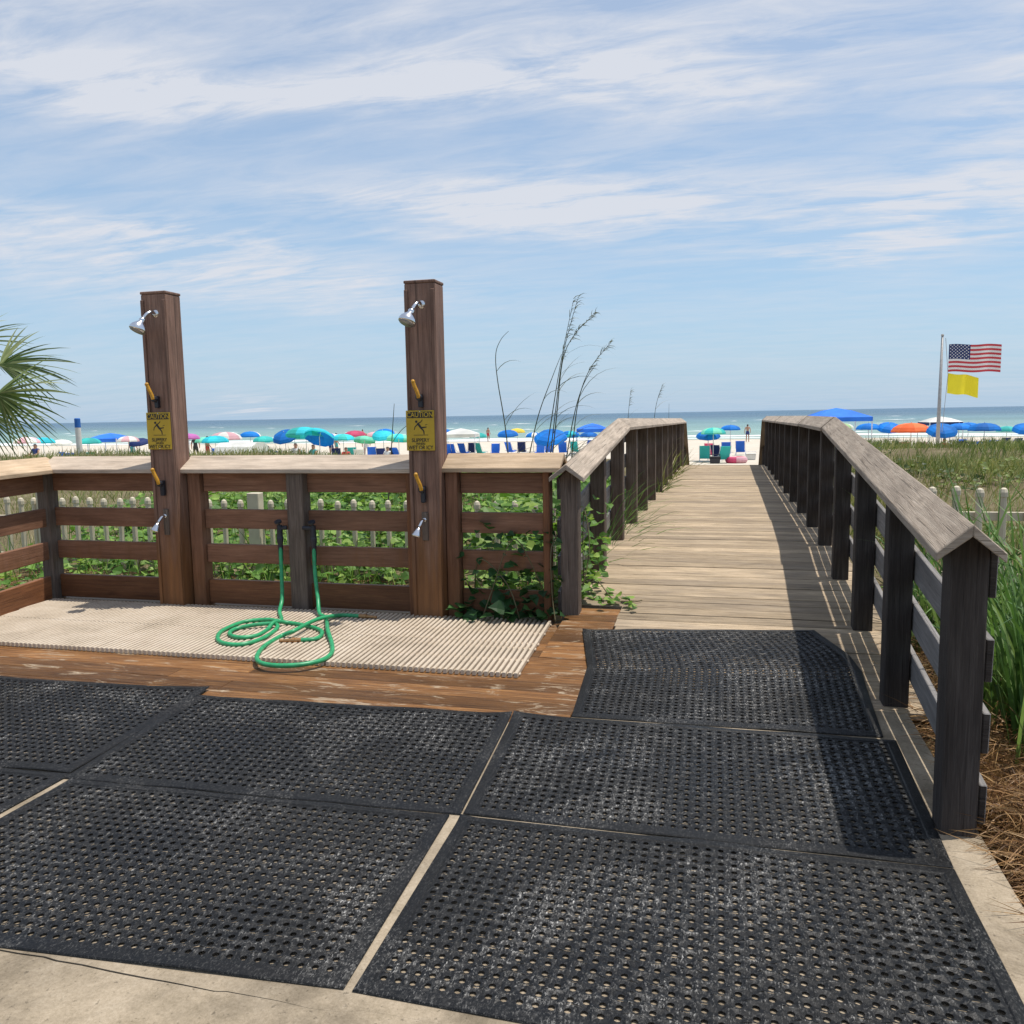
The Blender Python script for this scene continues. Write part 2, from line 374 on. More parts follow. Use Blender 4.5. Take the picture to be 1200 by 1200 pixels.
def mat_ground():
    m, nt, b = nmat('dune_and_beach_sand'); p = geopos(nt)
    sep = nt.nodes.new('ShaderNodeSeparateXYZ'); L(nt, p, sep.inputs[0])
    n = noise(nt, p, 0.9, 8, 0.65); f = noise(nt, p, 30, 5, 0.7)
    sand = ramp(nt, mth(nt, 'ADD', mth(nt, 'MULTIPLY', n, 0.5), mth(nt, 'MULTIPLY', f, 0.5)), [(0.35, (0.50, 0.43, 0.34)), (0.62, (0.66, 0.60, 0.51))])
    soil = ramp(nt, mth(nt, 'ADD', mth(nt, 'MULTIPLY', n, 0.5), mth(nt, 'MULTIPLY', f, 0.5)), [(0.36, (0.09, 0.07, 0.04)), (0.52, (0.17, 0.14, 0.08)), (0.66, (0.32, 0.27, 0.18))])
    k = mth(nt, 'MULTIPLY_ADD', noise(nt, p, 0.35, 4), 6.0, sep.outputs[1])
    bl = ramp(nt, mth(nt, 'MULTIPLY', k, 0.01), [(0.33, 0.0), (0.40, 1.0)])
    wet = ramp(nt, mth(nt, 'MULTIPLY', sep.outputs[1], 0.01), [(0.90, 0.0), (0.975, 1.0)])
    c = mixc(nt, bl, soil, sand); c = mixc(nt, mth(nt, 'MULTIPLY', wet, 0.6), c, (0.40, 0.33, 0.25))
    L(nt, c, b.inputs['Base Color']); b.inputs['Roughness'].default_value = 0.95; b.inputs['Specular IOR Level'].default_value = 0.1
    bump(nt, b, mth(nt, 'ADD', n, f), 0.5, 0.05); return m
M_GROUND = mat_ground()
def mat_sea():
    m, nt, b = nmat('sea_water'); p = geopos(nt)
    sep = nt.nodes.new('ShaderNodeSeparateXYZ'); L(nt, p, sep.inputs[0])
    big = noise(nt, mapping(nt, p, (0.0022, 0.02, 1)), 1.0, 5, 0.6)
    y = mth(nt, 'ADD', sep.outputs[1], mth(nt, 'MULTIPLY', big, 60))
    c = ramp(nt, mth(nt, 'MULTIPLY', y, 1 / 900.0), [(0.11, (0.33, 0.42, 0.34)), (0.19, (0.225, 0.35, 0.31)), (0.32, (0.145, 0.25, 0.27)), (0.55, (0.09, 0.165, 0.225)), (1.0, (0.06, 0.13, 0.20))])
    st = ramp(nt, big, [(0.42, 0.85), (0.62, 1.12)])
    c = mixc(nt, 1.0, c, st, 'MULTIPLY')
    L(nt, c, b.inputs['Base Color']); b.inputs['Roughness'].default_value = 0.32; b.inputs['IOR'].default_value = 1.33; b.inputs['Specular IOR Level'].default_value = 0.3
    w = mth(nt, 'ADD', noise(nt, mapping(nt, p, (0.10, 0.35, 1)), 1.0, 5, 0.6), mth(nt, 'MULTIPLY', noise(nt, mapping(nt, p, (0.5, 1.6, 1)), 1.0, 4), 0.4))
    bump(nt, b, w, 1.0, 1.1); return m
M_SEA = mat_sea()
M_FOAM = plain('white_sea_foam', (0.80, 0.82, 0.80), 0.8, var=0.1, scale=0.5)
M_VINE = leafmat('vine_leaves', (0.06, 0.145, 0.024), (0.15, 0.295, 0.05), (0.33, 0.47, 0.11), 0.4)
M_VINE_SHADE = leafmat('shaded_vine_leaves', (0.02, 0.06, 0.018), (0.035, 0.10, 0.028), (0.07, 0.16, 0.04), 0.3)  # darker copy of the vine leaves, fence shade put into the colour
M_STEM = plain('vine_stem', (0.12, 0.10, 0.045), 0.7)
M_GRASS = leafmat('lush_grass_blades', (0.05, 0.11, 0.03), (0.115, 0.23, 0.06), (0.28, 0.40, 0.15), 0.35)
M_DUNE = leafmat('dune_grass_blades', (0.085, 0.135, 0.028), (0.18, 0.235, 0.06), (0.40, 0.37, 0.16), 0.3, scale=0.6)
M_OAT = leafmat('sea_oat_stems', (0.10, 0.11, 0.06), (0.17, 0.17, 0.09), (0.30, 0.27, 0.15), 0.2)
M_STRAW = leafmat('pine_straw_needles', (0.09, 0.042, 0.018), (0.26, 0.135, 0.052), (0.46, 0.29, 0.13), 0.1)
M_PALM = leafmat('palm_leaflets', (0.05, 0.095, 0.022), (0.12, 0.175, 0.045), (0.30, 0.34, 0.14), 0.3)
M_TRUNK = plain('palm_trunk_bark', (0.16, 0.12, 0.08), 0.9, var=0.5, scale=10, bumpy=0.6)

# ------------------------------------------------------------------ terrain, sea
def ground_z(x, y):
    near = -0.05
    left = interp(y, [(4.5, -0.06), (5.6, -0.16), (7.0, -0.18), (9.0, -0.02), (13, 0.06), (20, -0.12), (30, -0.30), (38, -1.15), (42, -1.3)])
    right = interp(y, [(2.5, -0.05), (4.0, -0.10), (6.5, -0.10), (9.0, 0.10), (14, 0.24), (24, 0.22), (29, 0.12), (36, -0.75), (42, -1.3)])
    mid = interp(y, [(3.5, -0.25), (7.0, -0.30), (18.0, -0.5), (21.0, -1.25), (42, -1.3)])
    s = sstep(-2.2, 2.2, x)
    h = lerp(left, right, s)
    k = max(0.0, 1 - abs((x + 0.07) / 1.0)); k = sstep(0, 0.35, k)
    if y > 3.2: h = lerp(h, min(h, mid), k)
    if y > 15: h = lerp(h, interp(y, [(15, -0.2), (20, -0.9), (24, -1.25), (42, -1.3)]), sstep(3.2, 1.6, abs(x + 0.07)) if y < 45 else 0)
    if y > 10: h += 0.30 * sstep(-12, -17, x) * math.exp(-((y - 27) / 9.0) ** 2)
    if 8 < y < 40: h += 0.05 * math.sin(x * 0.9 + y * 0.37) * sstep(8, 11, y) * sstep(40, 36, y) + 0.04 * math.sin(x * 0.31 - y * 0.8)
    if y > 42: h = interp(y, [(42, -1.3), (70, -1.42), (100, -1.78), (140, -4.0)])
    return h
def grid_lines(a, b, n): return [lerp(a, b, i / n) for i in range(n + 1)]
xs = grid_lines(-420, -60, 16)[:-1] + grid_lines(-60, -8, 52)[:-1] + grid_lines(-8, 6, 70)[:-1] + grid_lines(6, 40, 44)[:-1] + grid_lines(40, 420, 16)
ys = grid_lines(-60, 1, 16)[:-1] + grid_lines(1, 12, 60)[:-1] + grid_lines(12, 46, 80)[:-1] + grid_lines(46, 140, 24)
g = MB(); nx = len(xs)
Vg = []
for y in ys:
    for x in xs:
        z = ground_z(x, y)
        if x < 0.86 and y < 5.6 and x > -6.5: z = min(z, -0.12)
        Vg.append((x, y, z))
Fg = [(j * nx + i, j * nx + i + 1, (j + 1) * nx + i + 1, (j + 1) * nx + i) for j in range(len(ys) - 1) for i in range(nx - 1)]
g.faces(Vg, Fg); struct(g.build('ground', M_GROUND, smooth=True))
SEA_Z = -1.74
g = MB(); g.face([(-30000, 90, SEA_Z), (30000, 90, SEA_Z), (30000, 40000, SEA_Z), (-30000, 40000, SEA_Z)]); struct(g.build('sea', M_SEA))
for n_, (yy, wd, seed, amp) in enumerate(((97.5, 1.6, 1, 1.6), (106, 1.1, 2, 2.4))):
    rnd = random.Random(seed); fm = MB(); prev = None; off = rnd.uniform(0, 9)
    for i in range(-60, 61):
        x = i * 3.0; y = yy + amp * math.sin(x * 0.05 + off) + 0.8 * math.sin(x * 0.21 + off * 2)
        w = max(0.05, wd * (0.5 + 0.5 * math.sin(x * 0.09 + off * 3) + rnd.uniform(-0.3, 0.3)))
        cur = [(x, y - w / 2, SEA_Z + 0.03), (x, y, SEA_Z + 0.03 + 0.16 * w), (x, y + w / 2, SEA_Z + 0.02)]
        if prev:
            fm.face([prev[0], cur[0], cur[1], prev[1]]); fm.face([prev[1], cur[1], cur[2], prev[2]])
        prev = cur
    o = fm.build('breaking_wave', M_FOAM, smooth=True)
    stuff(o, ('white foam line where the water meets the sand', 'white foam of a small breaker offshore')[n_], 'wave foam')

rnd = random.Random(12); fm = MB()
for i in range(70):
    y = 112 + 260 * rnd.random() ** 1.6; x = rnd.uniform(-0.95, 0.75) * y; w = rnd.uniform(0.6, 2.6) * y / 150; d_ = rnd.uniform(0.2, 0.5) * y / 120
    fm.face([(x - w, y, SEA_Z + 0.03), (x, y - d_ * 0.5, SEA_Z + 0.05), (x + w, y + 0.1, SEA_Z + 0.03), (x + w * 0.2, y + d_ * 0.6, SEA_Z + 0.13)])
stuff(fm.build('whitecaps', M_FOAM), 'scattered small whitecaps on the sea', 'whitecaps')

# ------------------------------------------------------------------ pavement, platform, boardwalk
def floor_z(y): return interp(y, [(4.42, 0.0), (7.6, 0.18), (19.1, 0.18)])
DECK_END = 19.1
c = MB()
def slab(x0, x1, y0, y1, e0=None, e1=None, zt=0.0):
    """slab whose front/back edge may be a jagged list of (x, y)"""
    a = e0 or [(x0, y0), (x1, y0)]; b = e1 or [(x0, y1), (x1, y1)]
    poly = a + list(reversed(b))
    n = len(poly); V = [(x, y, zt) for x, y in poly] + [(x, y, zt - 0.12) for x, y in poly]
    Fs = [tuple(range(n))] + [(i, n + i, n + (i + 1) % n, (i + 1) % n) for i in range(n)]
    c.faces(V, Fs)
rj = random.Random(3)
edge = [(-7.0, 1.60)]
x = -7.0
while x < -0.86:
    x += rj.uniform(0.03, 0.09); edge.append((x, 1.632 + 0.012 * math.sin(x * 2.0) + rj.uniform(-0.004, 0.004)))
tail = [(-0.80, 1.640), (0.80, 1.640)]
front_edge = [(px, py - 0.0055 * min(1, max(0.0, (-0.9 - px) / 0.5))) for px, py in edge] + tail
slab(-7.0, 0.80, -9, 0, e0=[(-7.0, -9), (0.80, -9)], e1=front_edge)
slab(-7.0, 0.80, 0, 0, e0=[(px, py + 0.0003) for px, py in edge + tail], e1=[(-7.0, 3.478), (-0.675, 3.478), (-0.674, 3.585), (0.80, 3.585)])
c.faces([(-0.665, 3.5855, 0), (0.80, 3.5855, 0), (0.80, 3.948, 0), (-0.665, 3.948, 0), (-0.665, 3.5855, -0.1), (0.80, 3.5855, -0.1), (0.80, 3.948, -0.1), (-0.665, 3.948, -0.1)],
        [(0, 1, 2, 3), (0, 4, 5, 1), (1, 5, 6, 2), (2, 6, 7, 3), (3, 7, 4, 0)])
struct(c.build('concrete_pavement', M_CONC))

p = MB(); y = 3.4805; k = 0
while y < 5.42:
    w = 0.138; t = random.random()
    if y > 4.40:
        z0, z1 = floor_z(y), floor_z(y + w)
        p.beam((-1.012, y + w / 2, (z0 + z1) / 2 - 0.019), (-0.672, y + w / 2, (z0 + z1) / 2 - 0.019), w, 0.038, (0, -(z1 - z0), w))
    for xa, xb in ((-5.05, -2.9 + 0.4 * (k % 2)), (-2.897 + 0.4 * (k % 2), -0.672 if y < 4.40 else -1.016)):
        p.beam((xa, y + w / 2, -0.019), (xb, y + w / 2, -0.019), w, 0.038)
    y += w + 0.0045; k += 1
struct(p.build('wooden_platform', M_PLAT, bevel=0.003))

b = MB(); y = 3.952; k = 0
rb = random.Random(5)
while y < DECK_END - 0.05:
    w = 0.138; gap = 0.028 if k == 26 else (0.014 if (k in (9, 14, 18) or rb.random() < 0.14) else rb.uniform(0.005, 0.009))
    z0, z1 = floor_z(y), floor_z(y + w); dz = rb.uniform(-0.0015, 0.0015)
    xa = -0.668 if y < 5.42 else -1.10
    up = (0, -(z1 - z0), w)
    b.beam((xa + rb.uniform(-.01, .01), y + w / 2, (z0 + z1) / 2 - 0.019 + dz), (0.97 + rb.uniform(-.015, .015), y + w / 2, (z0 + z1) / 2 - 0.019 + dz), w, 0.038, up)
    y += w + gap; k += 1
for xx in (-0.95, -0.05, 0.85):
    for ya in (4.2, 8.0, 12.0, 16.0):
        yb = min(ya + 3.98, 19.0)
        b.beam((xx, ya, floor_z(ya) - 0.13), (xx, yb, floor_z(yb) - 0.13), 0.05, 0.18, tint=0.1)
# steps down to the beach
zz = 0.18; yy = DECK_END + 0.02
for i in range(8):
    zz -= 0.178; b.beam((-1.0, yy + 0.14, zz - 0.02), (0.9, yy + 0.14, zz - 0.02), 0.27, 0.04); yy += 0.28
struct(b.build('boardwalk', M_DECK, bevel=0.003))

# ------------------------------------------------------------------ rubber mats with real drain holes
def rubber_mat(label, fxy, nx_, ny_, lx, ly, flr=None, cen=(0, 0), thick=0.0045, border=0.040, seed=0):
    """fxy(s, t) -> world x, y for s, t in metres inside lx x ly"""
    mb = MB(); rr = random.Random(seed); V = mb.v; cache = {}; raised = set()
    cx, cy = (lx - 2 * border) / nx_, (ly - 2 * border) / ny_
    hr = 0.245 * min(cx, cy)
    flr = flr or (lambda y: 0.0)
    ph = [rr.uniform(0, 6.28) for _ in range(6)]
    def wob(s, t, ed): return max(0.0, 0.004 * math.sin(s * 5.1 + ph[0]) * math.sin(t * 6.3 + ph[1]) + 0.003 * math.sin(s * 11 + ph[2]) * math.exp(-ed / 0.06) + 0.012 * math.exp(-(math.hypot(s - (lx if ph[3] > 3 else 0), t - (ly if ph[4] > 3 else 0))) / 0.08))
    def vert(s, t, h):
        key = (round(s, 4), round(t, 4), round(h, 4)); i = cache.get(key)
        if i is None:
            x, y = fxy(s, t); ed = min(s, lx - s, t, ly - t); V.append((x - cen[0], y - cen[1], flr(y) + h + wob(s, t, ed))); i = cache[key] = len(V) - 1
        return i
    def fc(*ids):
        mb.f.append(tuple(ids)); mb.uv += [(0, 0)] * len(ids); mb.t += [1.0 if q in raised else 0.0 for q in ids]; mb.m.append(0)
    T = thick
    for j in range(ny_):
        for i in range(nx_):
            s0, t0 = border + i * cx, border + j * cy; sc, tc = s0 + cx / 2, t0 + cy / 2
            out = []
            for a, b_ in ((1, 0.5), (1, 1), (0.5, 1), (0, 1), (0, 0.5), (0, 0), (0.5, 0), (1, 0)):
                gi, gj = i + a, j + b_
                corner = a in (0, 1) and b_ in (0, 1)
                inner = 0 < gi < nx_ and 0 < gj < ny_
                weave = (not corner) and inner and (int(gi + gj + 0.5 * (a == 0.5)) % 2 == 0)
                hh = (0.0058 if corner and inner else (0.0048 if weave else 0)) * rr.uniform(0.6, 1.15)
                vi = vert(s0 + a * cx, t0 + b_ * cy, T + hh); out.append(vi)
                if hh: raised.add(vi)
            hole = []; low = []
            for q in range(8):
                an = q * math.pi / 4
                hole.append(vert(sc + hr * math.cos(an), tc + hr * math.sin(an), T + 0.0012)); low.append(vert(sc + hr * 1.0 * math.cos(an), tc + hr * math.sin(an), 0.003))
            for q in range(8):
                q2 = (q + 1) % 8
                fc(out[q], out[q2], hole[q2], hole[q]); fc(hole[q], hole[q2], low[q2], low[q])
    # bevelled border
    def ring(loops):
        for (A, B) in zip(loops, loops[1:]):
            n = len(A)
            for k_ in range(n): fc(A[k_], A[(k_ + 1) % n], B[(k_ + 1) % n], B[k_])
    ns, nt_ = nx_ * 2, ny_ * 2
    def loop(inset, h, gridded):
        pts = []
        s0, s1, t0, t1 = inset, lx - inset, inset, ly - inset
        for k_ in range(ns): pts.append((lerp(s0, s1, k_ / ns), t0))
        for k_ in range(nt_): pts.append((s1, lerp(t0, t1, k_ / nt_)))
        for k_ in range(ns): pts.append((lerp(s1, s0, k_ / ns), t1))
        for k_ in range(nt_): pts.append((s0, lerp(t1, t0, k_ / nt_)))
        return [vert(s, t, h) for s, t in pts]
    ring([loop(0, 0.0015, 0), loop(0.003, 0.005, 0), loop(0.030, T + 0.0035, 0), loop(border - 0.004, T + 0.0035, 0), loop(border, T, 0)])
    o = mb.build('rubber_mat', M_RUB); o.location = (cen[0], cen[1], 0.0015)
    return tag(o, label, 'rubber mat', 'black rubber drainage mats')
def rect_map(tl, tr, bl, br, lx, ly):
    def f(s, t):
        a, b_ = s / lx, t / ly
        x0 = lerp(bl[0], br[0], a); y0 = lerp(bl[1], br[1], a); x1 = lerp(tl[0], tr[0], a); y1 = lerp(tl[1], tr[1], a)
        return lerp(x0, x1, b_), lerp(y0, y1, b_)
    return f
def lay(label, tl, tr, bl, br, seed):
    cen = ((tl[0] + br[0]) / 2, (tl[1] + br[1]) / 2)
    lx = 1.52; ly = 0.92
    rubber_mat(label, rect_map(tl, tr, bl, br, lx, ly), 38, 22, lx, ly, None, cen, seed=seed)
lay('worn black rubber mat nearest the viewer on the right, its lower edge leaving the photo', (-0.866, 2.584), (0.668, 2.578), (-0.850, 1.690), (0.672, 1.655), 1)
lay('black rubber mat half in the railing shadow, reaching the right post at its far corner', (-0.928, 3.572), (0.690, 3.588), (-0.862, 2.598), (0.668, 2.588), 2)
lay('black rubber mat lying between the brown planks and the near left mat', (-2.521, 3.505), (-0.933, 3.566), (-2.456, 2.548), (-0.869, 2.592), 3)
lay('dusty black rubber mat nearest the viewer on the left, beside the beige joint', (-2.420, 2.545), (-0.903, 2.580), (-2.425, 1.605), (-0.872, 1.692), 4)
lay('black rubber mat at the far left edge whose corner rests on the brown planks', (-4.080, 3.545), (-2.526, 3.600), (-4.030, 2.545), (-2.463, 2.588), 5)
lay('small visible corner of a black rubber mat cut off by the left edge', (-4.000, 2.530), (-2.452, 2.583), (-3.990, 1.590), (-2.455, 1.615), 6)
def gmap(s, t):
    ly = 1.50
    yl = interp(t, [(0, 3.592), (0.75, 4.34), (1.5, 4.965)]); yr = interp(t, [(0, 3.612), (0.75, 4.50), (1.5, 5.16)])
    xl = interp(t, [(0, -0.665), (0.75, -0.715), (1.5, -0.845)]); xr = interp(t, [(0, 0.645), (0.75, 0.690), (1.02, 0.66), (1.5, 0.520)])
    a = s / 1.36
    return lerp(xl, xr, a), lerp(yl, yr, a)
rubber_mat('black rubber mat bent over the foot of the boardwalk ramp', gmap, 34, 38, 1.36, 1.50, lambda y: interp(y, [(4.30, 0.0), (4.5, 0.012), (7.6, 0.192)]) if y > 4.3 else 0.0, (0, 4.3), seed=7)

# ------------------------------------------------------------------ beige ribbed shower mat
sm = thing('shower_floor_mat', 'beige ribbed plastic floor mat under the two outdoor showers', 'floor mat', (-3.0, 4.65, 0))
xb = [-1.03, -1.68, -2.33, -2.98, -3.63, -4.28, -4.93]
for ci in range(6):
    for (ya, yb) in ((4.085, 4.652), (4.656, 5.225)):
        t_ = MB(); x1, x0 = xb[ci] - 0.0015, xb[ci + 1] + 0.0015
        sk = lambda y: -0.055 * (y - 4.085) / 1.14      # the strip lies slightly askew
        n = 20; pit = (x1 - x0) / n; tt = random.random()
        for i in range(n):
            xa = x0 + (i + 0.5) * pit
            t_.prism([(-0.0094, 0.0), (0.0094, 0.0), (0.0094, 0.021), (0.007, 0.024), (-0.007, 0.024), (-0.0094, 0.021)],
                     (xa + sk(ya), ya, 0.004), (xa + sk(yb), yb, 0.004), (1, 0, 0), (0, 0, 1), tint=tt)
        for yc in (ya + 0.05, (ya + yb) / 2, yb - 0.05):
            t_.beam((x0 + sk(yc), yc, 0.008), (x1 + sk(yc), yc, 0.008), 0.03, 0.008)
        t_.build('mat_panel', M_TILE, sm)

# ------------------------------------------------------------------ shower fence (wall of rails with a gabled cap)
BZ = [(0.845, 0.98), (0.575, 0.715), (0.322, 0.458), (0.015, 0.192)]
fence = thing('rail_fence', 'brown wooden rail fence with a gabled pale cap behind the shower mat', 'fence', (-3.0, 5.36, 0))
YB = 5.34                                     # face of the boards
panels = [(-5.02, -4.02), (-3.70, -2.995), (-2.865, -2.03), (-1.73, -1.16)]
for (xa, xb_) in panels:
    for q, (za, zb) in enumerate(BZ):
        o_ = MB(); o_.beam((xa, YB + 0.019, (za + zb) / 2), (xb_, YB + 0.019, (za + zb) / 2), 0.038, zb - za); o_.build('rail', M_WALL if q < 3 else M_WET, fence, bevel=0.004)
for (xc, w, mt, z1, yf) in ((-5.075, 0.10, M_FPOST, 1.0, 5.285), (-2.93, 0.13, M_FPOST, 1.0, 5.275), (-3.755, 0.10, M_WALL, 1.0, 5.30), (-1.778, 0.085, M_WALL, 1.0, 5.285), (-2.068, 0.055, M_WET, 0.985, 5.275), (-4.045, 0.05, M_WALL, 0.985, 5.30), (-1.135, 0.045, M_WET, 0.99, 5.30)):
    o_ = MB(); o_.beam((xc, yf + 0.055, -0.15), (xc, yf + 0.055, z1), w, 0.11, (0, 1, 0)); o_.build('post', mt, fence, bevel=0.005)
# wing towards the viewer on the left
WX = lambda y: -5.02 + (5.25 - y) * 0.20
for q, (za, zb) in enumerate(BZ):
    o_ = MB(); o_.beam((WX(5.25) - 0.02, 5.25, (za + zb) / 2), (WX(3.2) - 0.02, 3.2, (za + zb) / 2), 0.038, zb - za); o_.build('rail', M_WALL if q < 3 else M_WET, fence, bevel=0.004)
o_ = MB(); o_.beam((WX(3.6) - 0.09, 3.6, -0.1), (WX(3.6) - 0.09, 3.6, 1.0), 0.1, 0.1, (0, 1, 0)); o_.build('post', M_WALL, fence, bevel=0.005)
CW = 0.118                                    # half width of the gable, plank 30 mm thick
def gable(mb, p0, p1, side, half, drop, th=0.03, tint=None, sgn=1):
    """one plank of a gabled cap: side = unit vector across"""
    poly = [(0, 0), (sgn * half, -drop), (sgn * half, -drop - th), (0, -th * 1.25)]
    if sgn > 0: poly = list(reversed(poly))
    mb.prism(poly, p0, p1, side, (0, 0, 1), tint)
capseg = [(-5.05, -4.02, M_CAP), (-3.83, -2.04, M_CAP), (-1.83, -1.03, M_CAPT)]
ZR = 1.105
for xa, xb_, mt in capseg:
    zr = ZR if mt is M_CAP else ZR + 0.006
    for sg in (-1, 1):
        o_ = MB(); gable(o_, (xa, 5.40, zr), (xb_, 5.40, zr), (0, 1, 0), 0.155, 0.092, sgn=sg); o_.build('cap', mt, fence, bevel=0.003)
for xa, xb_ in ((-4.018, -3.832), (-2.036, -1.832)):     # narrow cap strip behind the shower posts
    o_ = MB(); gable(o_, (xa, 5.40, ZR - 0.002), (xb_, 5.40, ZR - 0.002), (0, 1, 0), 0.155, 0.092, sgn=1); o_.build('cap', M_CAP, fence)
for sg in (-1, 1):
    o_ = MB(); d_ = Vector((0.2, -1, 0)).normalized(); sd = Vector((1, 0.2, 0)).normalized()
    gable(o_, (WX(5.39) - 0.06, 5.39, ZR - 0.003), (WX(3.2) - 0.06, 3.2, ZR - 0.003), sd, 0.155, 0.092, sgn=sg); o_.build('cap', M_CAPT, fence, bevel=0.003)

# ------------------------------------------------------------------ showers
def shower(loc, x0, x1, top, label):
    t = thing('shower_post', label, 'outdoor shower', (loc, 5.28, 0), 'outdoor showers on wooden posts')
    xc = (x0 + x1) / 2; w = x1 - x0
    o = MB(); o.beam((xc, 5.2 + 0.085, -0.05), (xc, 5.2 + 0.085, top - 0.02), w, 0.17, (0, 1, 0), tint=0.55); o.build('column', M_SHOWER, t, bevel=0.008, seg=2)
    o = MB(); o.beam((xc, 5.2 + 0.085, top - 0.02), (xc, 5.2 + 0.085, top), w + 0.006, 0.177, (0, 1, 0), tint=0.35); o.build('column_cap', M_SHOWER, t, bevel=0.006, seg=2)
    if True:   # corner trim boards with the grooves seen on the front
        for s in (-1, 1):
            o = MB(); o.beam((xc + s * (w / 2 - 0.014), 5.193, 0.0), (xc + s * (w / 2 - 0.014), 5.193, top - 0.06), 0.024, 0.010, (0, 1, 0), tint=0.2); o.build('corner_trim', M_SHOWER, t, bevel=0.003)
    return t, xc
def shower_fittings(t, xc, top):
    zt = top - 0.155
    arm_x = xc + 0.01
    h = MB(); pts = spline([(arm_x, 5.205, zt), (arm_x - 0.004, 5.165, zt + 0.008), (arm_x - 0.015, 5.13, zt - 0.010), (arm_x - 0.028, 5.105, zt - 0.045)], 5)
    h.tube(pts, 0.011, 10); h.lathe([(0, 0.028), (0.006, 0.028), (0.009, 0.012)], (arm_x, 5.205, zt), (0, -1, 0), 14)
    arm = h.build('shower_arm', M_CHROME, t, smooth=True)
    hd = MB(); e = pts[-1]; ax = Vector((-0.30, -0.45, -1.0)).normalized()
    hd.lathe([(-0.01, 0.014), (0.01, 0.023), (0.018, 0.019), (0.028, 0.025), (0.06, 0.052), (0.078, 0.058), (0.092, 0.058), (0.096, 0.052)], e, ax, 20)
    ho = hd.build('shower_head', M_CHROME, t, smooth=True)
    fp = MB(); fp.lathe([(0.0965, 0.049), (0.100, 0.048)], e, ax, 20); fp.build('spray_plate', plain_grey, ho, smooth=True)
    for (zc, zl) in ((top - 0.70, 0.115), (top - 1.30, 0.14)):      # two lever valves
        v = MB(); v.beam((xc - 0.005, 5.18, zc - zl), (xc - 0.005, 5.18, zc - 0.03), 0.030, 0.03, (0, 1, 0)); v.lathe([(0, 0.024), (0.03, 0.022)], (xc - 0.005, 5.165, zc - 0.05), (0, -1, 0), 12)
        vo = v.build('valve', M_BLACK, t, bevel=0.004)
        lv = MB(); a = Vector((xc - 0.002, 5.135, zc - 0.055)); bb = Vector((xc - 0.030, 5.115, zc + 0.05))
        lv.tube(spline([a, a.lerp(bb, 0.3) + Vector((0.004, 0, 0.0)), a.lerp(bb, 0.75), bb], 4), 0.0125, 10, radii=None)
        lv.ball(bb, 0.0145, 10, 6); lv.build('valve_lever', M_YEL, vo, smooth=True)
    s = MB(); zf = 0.62                                              # foot spout and its slot
    s.lathe([(0, 0.014), (0.02, 0.014)], (xc - 0.005, 5.20, zf + 0.06), (0, -1, 0), 10)
    pts = spline([(xc - 0.005, 5.19, zf + 0.06), (xc - 0.012, 5.16, zf + 0.055), (xc - 0.022, 5.13, zf + 0.02)], 4)
    s.tube(pts, 0.010, 10)
    s.lathe([(0, 0.012), (0.03, 0.020), (0.06, 0.033), (0.068, 0.033)], pts[-1], (-0.25, -0.35, -1), 16)
    s.build('foot_spout', M_CHROME, t, smooth=True)
    pl = MB(); pl.beam((xc - 0.004, 5.196, 0.54), (xc - 0.004, 5.196, 0.73), 0.045, 0.012, (0, 1, 0)); pl.build('spout_back_plate', M_FPOST, t, bevel=0.004)
plain_grey = plain('spray_face_grey', (0.30, 0.31, 0.32), 0.4, 0.5)
t1, xc1 = shower(-3.92, -4.017, -3.817, 2.268, 'left outdoor shower post of dark brown wood with a chrome head'); shower_fittings(t1, xc1, 2.268)
t2, xc2 = shower(-1.93, -2.035, -1.825, 2.235, 'brown outdoor shower post with chrome head nearer the boardwalk railing'); shower_fittings(t2, xc2, 2.235)

